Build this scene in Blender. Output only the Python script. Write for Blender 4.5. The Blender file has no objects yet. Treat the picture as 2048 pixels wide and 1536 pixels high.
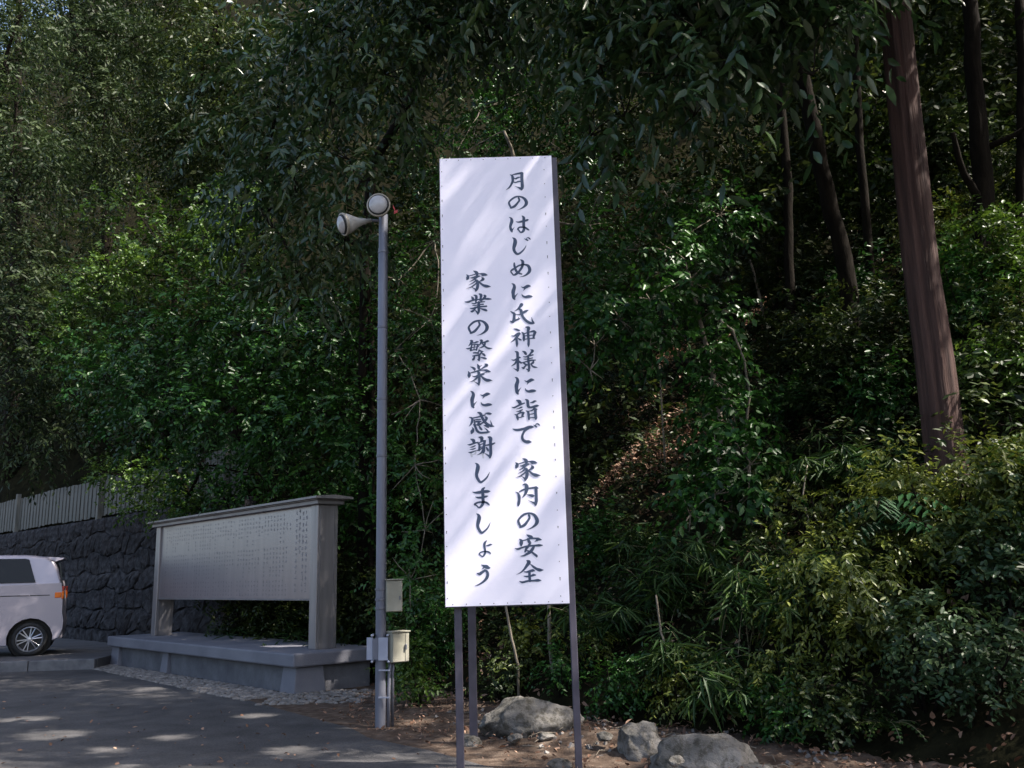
import bpy, bmesh, math, random
import numpy as np
from mathutils import Vector, Matrix, noise

scene = bpy.context.scene
COL = scene.collection
rad = math.radians

# ------------------------------------------------------------------ camera, sky, sun, exposure
CAM_H = 1.28
F_PX = 1800.0                                   # focal length in pixels of a 2048 px wide frame
cam_data = bpy.data.cameras.new('camera')
cam_data.sensor_width = 36.0
cam_data.lens = 36.0 * F_PX / 2048.0
cam_data.clip_start = 0.05
cam_data.clip_end = 2000.0
cam = bpy.data.objects.new('camera', cam_data)
COL.objects.link(cam)
CAM_ROT = Matrix.Rotation(rad(90 + 12.0), 3, 'X') @ Matrix.Rotation(rad(-1.4), 3, 'Z')
cam.matrix_world = Matrix.Translation((0, 0, CAM_H)) @ CAM_ROT.to_4x4()
scene.camera = cam

SUN_EL, SUN_AZ = rad(52.0), rad(103.5)          # azimuth clockwise from +Y
SUN_DIR = Vector((math.cos(SUN_EL) * math.sin(SUN_AZ), math.cos(SUN_EL) * math.cos(SUN_AZ), math.sin(SUN_EL)))
world = bpy.data.worlds.new('World')
scene.world = world
world.use_nodes = True
wn = world.node_tree
wn.nodes.clear()
sky_node = wn.nodes.new('ShaderNodeTexSky')
sky_node.sky_type = 'NISHITA'
sky_node.sun_disc = False
sky_node.sun_elevation = SUN_EL
sky_node.sun_rotation = SUN_AZ
sky_node.air_density = 1.0
sky_node.dust_density = 4.0
bg = wn.nodes.new('ShaderNodeBackground')
bg.inputs['Strength'].default_value = 0.13
wo = wn.nodes.new('ShaderNodeOutputWorld')
wn.links.new(sky_node.outputs[0], bg.inputs['Color'])
wn.links.new(bg.outputs[0], wo.inputs['Surface'])

sun_data = bpy.data.lights.new('sun', 'SUN')
sun_data.energy = 4.6
sun_data.angle = rad(0.6)
sun_data.color = (1.0, 0.93, 0.84)
sun = bpy.data.objects.new('sun', sun_data)
COL.objects.link(sun)
sun.location = (20, -5, 30)
sun.rotation_euler = SUN_DIR.to_track_quat('Z', 'Y').to_euler()

scene.view_settings.view_transform = 'Standard'
scene.view_settings.look = 'None'
scene.view_settings.gamma = 1.0
scene.view_settings.use_curve_mapping = False
scene.view_settings.exposure = 1.52
scene.render.engine = 'CYCLES'
scene.cycles.max_bounces = 6
scene.cycles.diffuse_bounces = 3
scene.cycles.glossy_bounces = 3
scene.cycles.transmission_bounces = 4
scene.cycles.use_denoising = True

# ------------------------------------------------------------------ helpers
def ray(px, py):
    """direction of the sight line through a point of the 2048 x 1536 photograph"""
    return CAM_ROT @ Vector(((px - 1024) / F_PX, -(py - 768) / F_PX, -1.0))

def at(px, py, y):
    d = ray(px, py)
    return Vector((0, 0, CAM_H)) + d * (y / d.y)

def at_z(px, py, z=0.0):
    d = ray(px, py)
    return Vector((0, 0, CAM_H)) + d * ((z - CAM_H) / d.z)

def put(o, parent=None):
    COL.objects.link(o)
    if parent is not None:
        o.parent = parent
    return o

def tag(o, label=None, cat=None, group=None, kind=None):
    if label: o['label'] = label
    if cat: o['category'] = cat
    if group: o['group'] = group
    if kind: o['kind'] = kind
    return o

def thing(name, label, cat, loc=(0, 0, 0), rot=(0, 0, 0), group=None):
    o = bpy.data.objects.new(name, None)
    o.empty_display_size = 0.2
    put(o)
    o.location = loc
    o.rotation_euler = rot
    return tag(o, label, cat, group)

class MB:
    """collects boxes, tubes and lathes into one mesh"""
    def __init__(self):
        self.v, self.f = [], []
    def add(self, vs, fs):
        k = len(self.v)
        self.v += [tuple(p) for p in vs]
        self.f += [tuple(i + k for i in q) for q in fs]
        return self
    def box(self, c, s, m=None):
        vs = []
        for z in (-.5, .5):
            for x, y in ((-.5, -.5), (.5, -.5), (.5, .5), (-.5, .5)):
                p = Vector((x * s[0], y * s[1], z * s[2]))
                if m is not None: p = m @ p
                vs.append(p + Vector(c))
        return self.add(vs, [(3, 2, 1, 0), (4, 5, 6, 7), (0, 1, 5, 4), (1, 2, 6, 5), (2, 3, 7, 6), (3, 0, 4, 7)])
    def box2(self, lo, hi):
        return self.box([(a + b) / 2 for a, b in zip(lo, hi)], [b - a for a, b in zip(lo, hi)])
    def tube(self, pts, rr, n=8, cap=True, wob=0.0, rng=None):
        pts = [Vector(p) for p in pts]
        if not hasattr(rr, '__len__'): rr = [rr] * len(pts)
        vs, fs = [], []
        ref = Vector((0, 0, 1))
        d0 = (pts[-1] - pts[0]).normalized()
        if abs(d0.z) > .9: ref = Vector((1, 0, 0))
        for i, p in enumerate(pts):
            d = (pts[min(i + 1, len(pts) - 1)] - pts[max(i - 1, 0)]).normalized()
            a = d.cross(ref).normalized()
            b = d.cross(a).normalized()
            for k in range(n):
                t = 2 * math.pi * k / n
                r = rr[i] * (1 + (rng.uniform(-wob, wob) if rng else 0))
                vs.append(p + (a * math.cos(t) + b * math.sin(t)) * r)
        for i in range(len(pts) - 1):
            for k in range(n):
                q = (k + 1) % n
                fs.append((i * n + k, i * n + q, (i + 1) * n + q, (i + 1) * n + k))
        if cap:
            fs.append(tuple(range(n - 1, -1, -1)))
            fs.append(tuple(range((len(pts) - 1) * n, len(pts) * n)))
        return self.add(vs, fs)
    def lathe(self, prof, n=24, m=None):
        """profile of (radius, height) turned round local Z"""
        vs, fs = [], []
        for r, h in prof:
            for k in range(n):
                t = 2 * math.pi * k / n
                p = Vector((r * math.cos(t), r * math.sin(t), h))
                vs.append(m @ p if m is not None else p)
        for i in range(len(prof) - 1):
            for k in range(n):
                q = (k + 1) % n
                fs.append((i * n + k, i * n + q, (i + 1) * n + q, (i + 1) * n + k))
        return self.add(vs, fs)
    def mesh(self, name, material=None, smooth=False):
        me = bpy.data.meshes.new(name)
        me.from_pydata([tuple(p) for p in self.v], [], self.f)
        if smooth: me.shade_smooth()
        if material: me.materials.append(material)
        me.update()
        return me
    def build(self, name, material, parent=None, smooth=False, bevel=0.0, seg=2):
        o = put(bpy.data.objects.new(name, self.mesh(name, material, smooth)), parent)
        if bevel:
            b = o.modifiers.new('bevel', 'BEVEL')
            b.width = bevel
            b.segments = seg
            b.limit_method = 'ANGLE'
            b.angle_limit = rad(35)
        return o

def fast_mesh(name, verts, faces_list, material, attr=None, smooth=False):
    """verts (N,3); faces_list: list of int arrays (M,k); attr: float per face"""
    me = bpy.data.meshes.new(name)
    me.vertices.add(len(verts))
    me.vertices.foreach_set('co', np.asarray(verts, dtype=np.float32).ravel())
    loops = np.concatenate([f.ravel() for f in faces_list]).astype(np.int32)
    tot = np.concatenate([np.full(len(f), f.shape[1]) for f in faces_list]).astype(np.int32)
    start = np.concatenate([[0], np.cumsum(tot)[:-1]]).astype(np.int32)
    me.loops.add(len(loops))
    me.loops.foreach_set('vertex_index', loops)
    me.polygons.add(len(tot))
    me.polygons.foreach_set('loop_start', start)
    me.polygons.foreach_set('loop_total', tot)
    if attr is not None:
        a = me.attributes.new('rnd', 'FLOAT', 'FACE')
        a.data.foreach_set('value', np.asarray(attr, dtype=np.float32))
    me.materials.append(material)
    me.update(calc_edges=True)
    if smooth: me.shade_smooth()
    return me

# ------------------------------------------------------------------ materials
def new_mat(name):
    m = bpy.data.materials.new(name)
    m.use_nodes = True
    nt = m.node_tree
    return m, nt, nt.nodes['Principled BSDF']

def ramp(nt, src, stops):
    r = nt.nodes.new('ShaderNodeValToRGB')
    while len(r.color_ramp.elements) < len(stops):
        r.color_ramp.elements.new(0.5)
    for e, (p, c) in zip(r.color_ramp.elements, stops):
        e.position = p
        e.color = (*c, 1)
    nt.links.new(src, r.inputs[0])
    return r

def noise_tex(nt, scale, detail=5, rough=.55, stretch=None, coord='Object'):
    tc = nt.nodes.new('ShaderNodeTexCoord')
    n = nt.nodes.new('ShaderNodeTexNoise')
    n.inputs['Scale'].default_value = scale
    n.inputs['Detail'].default_value = detail
    n.inputs['Roughness'].default_value = rough
    if stretch:
        mp = nt.nodes.new('ShaderNodeMapping')
        mp.inputs['Scale'].default_value = stretch
        nt.links.new(tc.outputs[coord], mp.inputs['Vector'])
        nt.links.new(mp.outputs[0], n.inputs['Vector'])
    else:
        nt.links.new(tc.outputs[coord], n.inputs['Vector'])
    return n

def surf(name, c0, c1, scale=4.0, rough=.8, metal=0.0, bump=0.0, bump_scale=None, stretch=None, spec=.4, mid=None, lo=.3, hi=.7):
    m, nt, p = new_mat(name)
    n = noise_tex(nt, scale, stretch=stretch)
    stops = [(lo, c0), (hi, c1)] if mid is None else [(lo, c0), ((lo + hi) / 2, mid), (hi, c1)]
    r = ramp(nt, n.outputs['Fac'], stops)
    nt.links.new(r.outputs[0], p.inputs['Base Color'])
    p.inputs['Roughness'].default_value = rough
    p.inputs['Metallic'].default_value = metal
    p.inputs['Specular IOR Level'].default_value = spec
    if bump:
        n2 = noise_tex(nt, bump_scale or scale * 6, detail=6, rough=.65, stretch=stretch)
        b = nt.nodes.new('ShaderNodeBump')
        b.inputs['Strength'].default_value = bump
        b.inputs['Distance'].default_value = .02
        nt.links.new(n2.outputs['Fac'], b.inputs['Height'])
        nt.links.new(b.outputs[0], p.inputs['Normal'])
    return m

def mottle(m, scale, amount, lo=.35, hi=.65, tint=(1, 1, 1)):
    """a second, finer or broader noise over a material's colour"""
    nt = m.node_tree
    p = nt.nodes['Principled BSDF']
    src = p.inputs['Base Color'].links[0].from_socket
    n = noise_tex(nt, scale, 8, .7)
    r = ramp(nt, n.outputs['Fac'], [(lo, tuple(c * (1 - amount) for c in tint)), (hi, (1, 1, 1))])
    mx = nt.nodes.new('ShaderNodeMix'); mx.data_type = 'RGBA'; mx.blend_type = 'MULTIPLY'
    mx.inputs['Factor'].default_value = 1
    nt.links.new(src, mx.inputs['A']); nt.links.new(r.outputs[0], mx.inputs['B'])
    nt.links.new(mx.outputs['Result'], p.inputs['Base Color'])

def leaf_mat(name, dark, mid, light, rough=.38, trans=.22, spec=.5):
    m, nt, p = new_mat(name)
    a = nt.nodes.new('ShaderNodeAttribute')
    a.attribute_name = 'rnd'
    r = ramp(nt, a.outputs['Fac'], [(.05, dark), (.5, mid), (.97, light)])
    nt.links.new(r.outputs[0], p.inputs['Base Color'])
    p.inputs['Roughness'].default_value = rough
    p.inputs['Specular IOR Level'].default_value = spec
    t = nt.nodes.new('ShaderNodeBsdfTranslucent')
    nt.links.new(r.outputs[0], t.inputs['Color'])
    mx = nt.nodes.new('ShaderNodeMixShader')
    mx.inputs[0].default_value = trans
    nt.links.new(p.outputs[0], mx.inputs[1])
    nt.links.new(t.outputs[0], mx.inputs[2])
    out = [n for n in nt.nodes if n.type == 'OUTPUT_MATERIAL'][0]
    nt.links.new(mx.outputs[0], out.inputs['Surface'])
    return m

M = {}
M['asphalt'] = surf('asphalt', (.072, .069, .070), (.125, .118, .119), 3.0, .9, bump=.5, bump_scale=140, spec=.25, mid=(.096, .092, .093))
mottle(M['asphalt'], .55, .28, .4, .6)
mottle(M['asphalt'], 60, .35, .42, .58)
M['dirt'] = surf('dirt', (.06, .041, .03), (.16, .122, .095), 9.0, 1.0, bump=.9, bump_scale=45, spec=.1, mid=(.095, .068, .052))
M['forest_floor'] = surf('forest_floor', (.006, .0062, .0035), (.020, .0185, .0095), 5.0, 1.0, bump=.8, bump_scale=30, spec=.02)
M['paving'] = surf('paving', (.06, .058, .062), (.10, .096, .10), 2.0, .85, bump=.3, bump_scale=90)
M['kerb'] = surf('kerb', (.085, .085, .093), (.17, .167, .172), 6.0, .85, bump=.3, bump_scale=80)
M['plinth'] = surf('plinth_concrete', (.12, .12, .142), (.175, .175, .198), 1.6, .7, bump=.25, bump_scale=60)
M['plinth_wall'] = surf('plinth_wall_concrete', (.095, .095, .108), (.155, .154, .168), 2.5, .8, bump=.35, bump_scale=50)
M['pebble'] = surf('pebble', (.075, .068, .064), (.27, .245, .225), 9.0, .7)
M['boulder'] = surf('boulder_granite', (.06, .058, .05), (.25, .232, .21), 3.2, .95, bump=1.0, bump_scale=24, spec=.15, mid=(.15, .14, .128))
M['wall_stone'] = surf('wall_stone', (.030, .029, .031), (.094, .090, .096), 4.0, .95, bump=1.0, bump_scale=14, spec=.1)
mottle(M['boulder'], 16, .5, .40, .52, (1, .98, .9))
mottle(M['wall_stone'], 9, .55, .38, .6)
mottle(M['plinth_wall'], 4, .3, .35, .65)
M['mortar'] = surf('wall_mortar', (.024, .024, .028), (.06, .058, .068), 6.0, .95, bump=.4)
M['fence'] = surf('fence_board', (.11, .111, .098), (.20, .198, .178), 3.0, .85, bump=.3, stretch=(6, 6, .6))
M['galv'] = surf('galvanised_steel', (.13, .137, .175), (.20, .205, .245), 5.0, .45, metal=.35, bump=.05, stretch=(1, 1, .3))
M['clamp'] = surf('clamp_steel', (.10, .105, .13), (.2, .2, .23), 12.0, .5, metal=.5)
M['plate'] = surf('bracket_plate', (.27, .29, .37), (.37, .39, .47), 6.0, .55, metal=.1)
M['box'] = surf('beige_cabinet', (.25, .238, .185), (.37, .352, .285), 5.0, .6, bump=.05)
M['box_dark'] = surf('cabinet_shadow_gap', (.03, .03, .03), (.05, .05, .05), 5.0, .8)
M['lamp_body'] = surf('lamp_housing', (.36, .345, .32), (.5, .48, .45), 12.0, .5)
M['rim_ring'] = surf('lamp_ring', (.32, .28, .22), (.42, .38, .32), 14.0, .45, metal=.3)
M['lens'] = surf('lamp_lens', (.34, .325, .33), (.48, .465, .46), 18.0, .15, spec=.7)
M['sign_white'] = surf('sign_white_paint', (.835, .795, .90), (.875, .835, .925), 2.2, .42, bump=.04, bump_scale=40, spec=.35)
M['sign_dark'] = surf('sign_dark_frame', (.045, .04, .055), (.075, .068, .09), 8.0, .55)
M['ink'] = surf('sign_ink', (.04, .058, .10), (.062, .085, .145), 14.0, .5, spec=.3)
M['ink_faded'] = surf('sign_ink_faded', (.55, .53, .58), (.64, .62, .67), 25.0, .55)
M['nail'] = surf('nail_rust', (.04, .03, .03), (.10, .07, .06), 30.0, .7)
M['board_metal'] = surf('brushed_metal_panel', (.27, .255, .275), (.305, .288, .31), 1.2, .30, metal=.8, stretch=(8, 8, .5), bump=.03, bump_scale=30)
M['post_metal'] = surf('brushed_metal_post', (.225, .212, .22), (.31, .295, .30), 2.0, .38, metal=.6, stretch=(6, 6, .4))
M['roof_metal'] = surf('metal_cap', (.185, .175, .18), (.26, .245, .25), 4.0, .45, metal=.5)
M['etch'] = surf('etched_lettering', (.165, .155, .17), (.235, .22, .24), 20.0, .6)
M['car_paint'] = surf('car_paint', (.36, .325, .37), (.385, .35, .395), 2.0, .28, metal=.25, spec=.6)
M['car_glass'] = surf('car_glass', (.004, .0045, .005), (.006, .0065, .007), 3.0, .08, spec=.25)
M['tyre'] = surf('tyre_rubber', (.012, .012, .013), (.022, .022, .023), 20.0, .8)
M['alloy'] = surf('alloy_rim', (.5, .5, .54), (.62, .62, .66), 9.0, .3, metal=.8)
M['black_trim'] = surf('black_trim', (.01, .01, .011), (.02, .02, .022), 9.0, .5)
M['orange_lens'] = surf('orange_lamp_lens', (.70, .13, .01), (.82, .19, .012), 25.0, .15, spec=.6)
M['red_lens'] = surf('red_lamp_lens', (.35, .02, .01), (.45, .03, .015), 25.0, .15, spec=.6)
M['ribbon'] = surf('red_tape', (.50, .055, .06), (.62, .09, .09), 10.0, .6)
M['cedar_bark'] = surf('cedar_bark', (.024, .012, .010), (.085, .045, .036), 3.0, .9, bump=1.0, bump_scale=9, stretch=(5, 5, .35), mid=(.052, .027, .022))
M['dark_bark'] = surf('dark_bark', (.006, .005, .004), (.018, .0145, .011), 5.0, 1.0, spec=.08, bump=.8, bump_scale=14, stretch=(3, 3, .7))
M['pale_bark'] = surf('pale_bark', (.10, .085, .065), (.26, .22, .17), 7.0, .85, bump=.5, stretch=(3, 3, .8))
M['culm'] = surf('bamboo_culm', (.09, .085, .045), (.20, .17, .10), 9.0, .6)
M['dead_leaf'] = leaf_mat('dead_leaf', (.07, .034, .021), (.20, .108, .068), (.42, .27, .19), .6, .1, .3)
M['oak_leaf'] = leaf_mat('oak_leaf', (.014, .036, .012), (.034, .072, .022), (.085, .115, .030), .30, .24, .6)
M['camellia_leaf'] = leaf_mat('camellia_leaf', (.009, .032, .007), (.020, .076, .011), (.052, .13, .018), .40, .18, .36)
M['yellow_leaf'] = leaf_mat('yellow_green_leaf', (.036, .056, .008), (.102, .132, .017), (.175, .195, .03), .45, .3)
M['bamboo_leaf'] = leaf_mat('bamboo_grass_leaf', (.012, .034, .009), (.028, .070, .014), (.075, .118, .022), .5, .25, .3)
M['cedar_leaf'] = leaf_mat('cedar_spray', (.008, .018, .006), (.020, .038, .012), (.058, .082, .026), .55, .25, .25)
M['maple_leaf'] = leaf_mat('bright_leaf', (.022, .056, .008), (.058, .12, .013), (.115, .18, .022), .45, .32)
M['forest_leaf'] = leaf_mat('forest_leaf', (.008, .018, .005), (.021, .040, .008), (.080, .10, .018), .45, .22, .3)
M['grey_leaf'] = leaf_mat('grey_green_leaf', (.014, .034, .014), (.034, .068, .026), (.08, .115, .045), .42, .2, .35)
M['pinnate_leaf'] = leaf_mat('pinnate_leaf', (.010, .038, .014), (.017, .066, .022), (.03, .095, .03), .45, .25)

# ------------------------------------------------------------------ the lie of the land
T2 = np.array([-.68, .733]); T2 /= np.linalg.norm(T2)          # along the foot of the slope
N2 = np.array([T2[1], -T2[0]])                                  # up the slope
FOOT = np.array([[-40, 6.0], [-12, 6.05], [-2.25, 6.12], [1.9, 6.12], [4.24, 6.14], [6.0, 6.14], [7.8, 6.42], [9.7, 7.3], [14.9, 7.42], [18.1, 7.25], [26.2, 7.0], [60, 6.5]])

def smooth(x):
    x = np.clip(x, 0, 1)
    return x * x * (3 - 2 * x)

def terrain(x, y):
    """height of the wooded slope (negative in front of its foot)"""
    x = np.asarray(x, float); y = np.asarray(y, float)
    a = x * T2[0] + y * T2[1]
    n = x * N2[0] + y * N2[1]
    d = n - np.interp(a, FOOT[:, 0], FOOT[:, 1])
    base = 2.62 * smooth((a - 13.6) / 1.3)
    bumps = .16 * np.sin(1.3 * x + .7 * y) * np.sin(.9 * y - .5 * x + 1) + .06 * np.sin(3.1 * x - 2.2 * y)
    dd = np.maximum(d, 0)
    z = base + .80 * dd + bumps * np.minimum(dd, 1) + np.maximum(y - 24, 0) * .75
    return np.where(d < 0, -.3, z), d

def ground_z(x, y):
    z, d = terrain(x, y)
    return float(z) if d > 0 else 0.0

def hit(px, py, lo=3.0, hi=70.0):
    """where a sight line meets the ground or the slope"""
    d = ray(px, py)
    prev = None
    t = lo
    while t < hi:
        p = Vector((0, 0, CAM_H)) + d * t
        if p.z <= max(float(terrain(p.x, p.y)[0]), 0.0):
            return p
        t += .05
    return p
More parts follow.
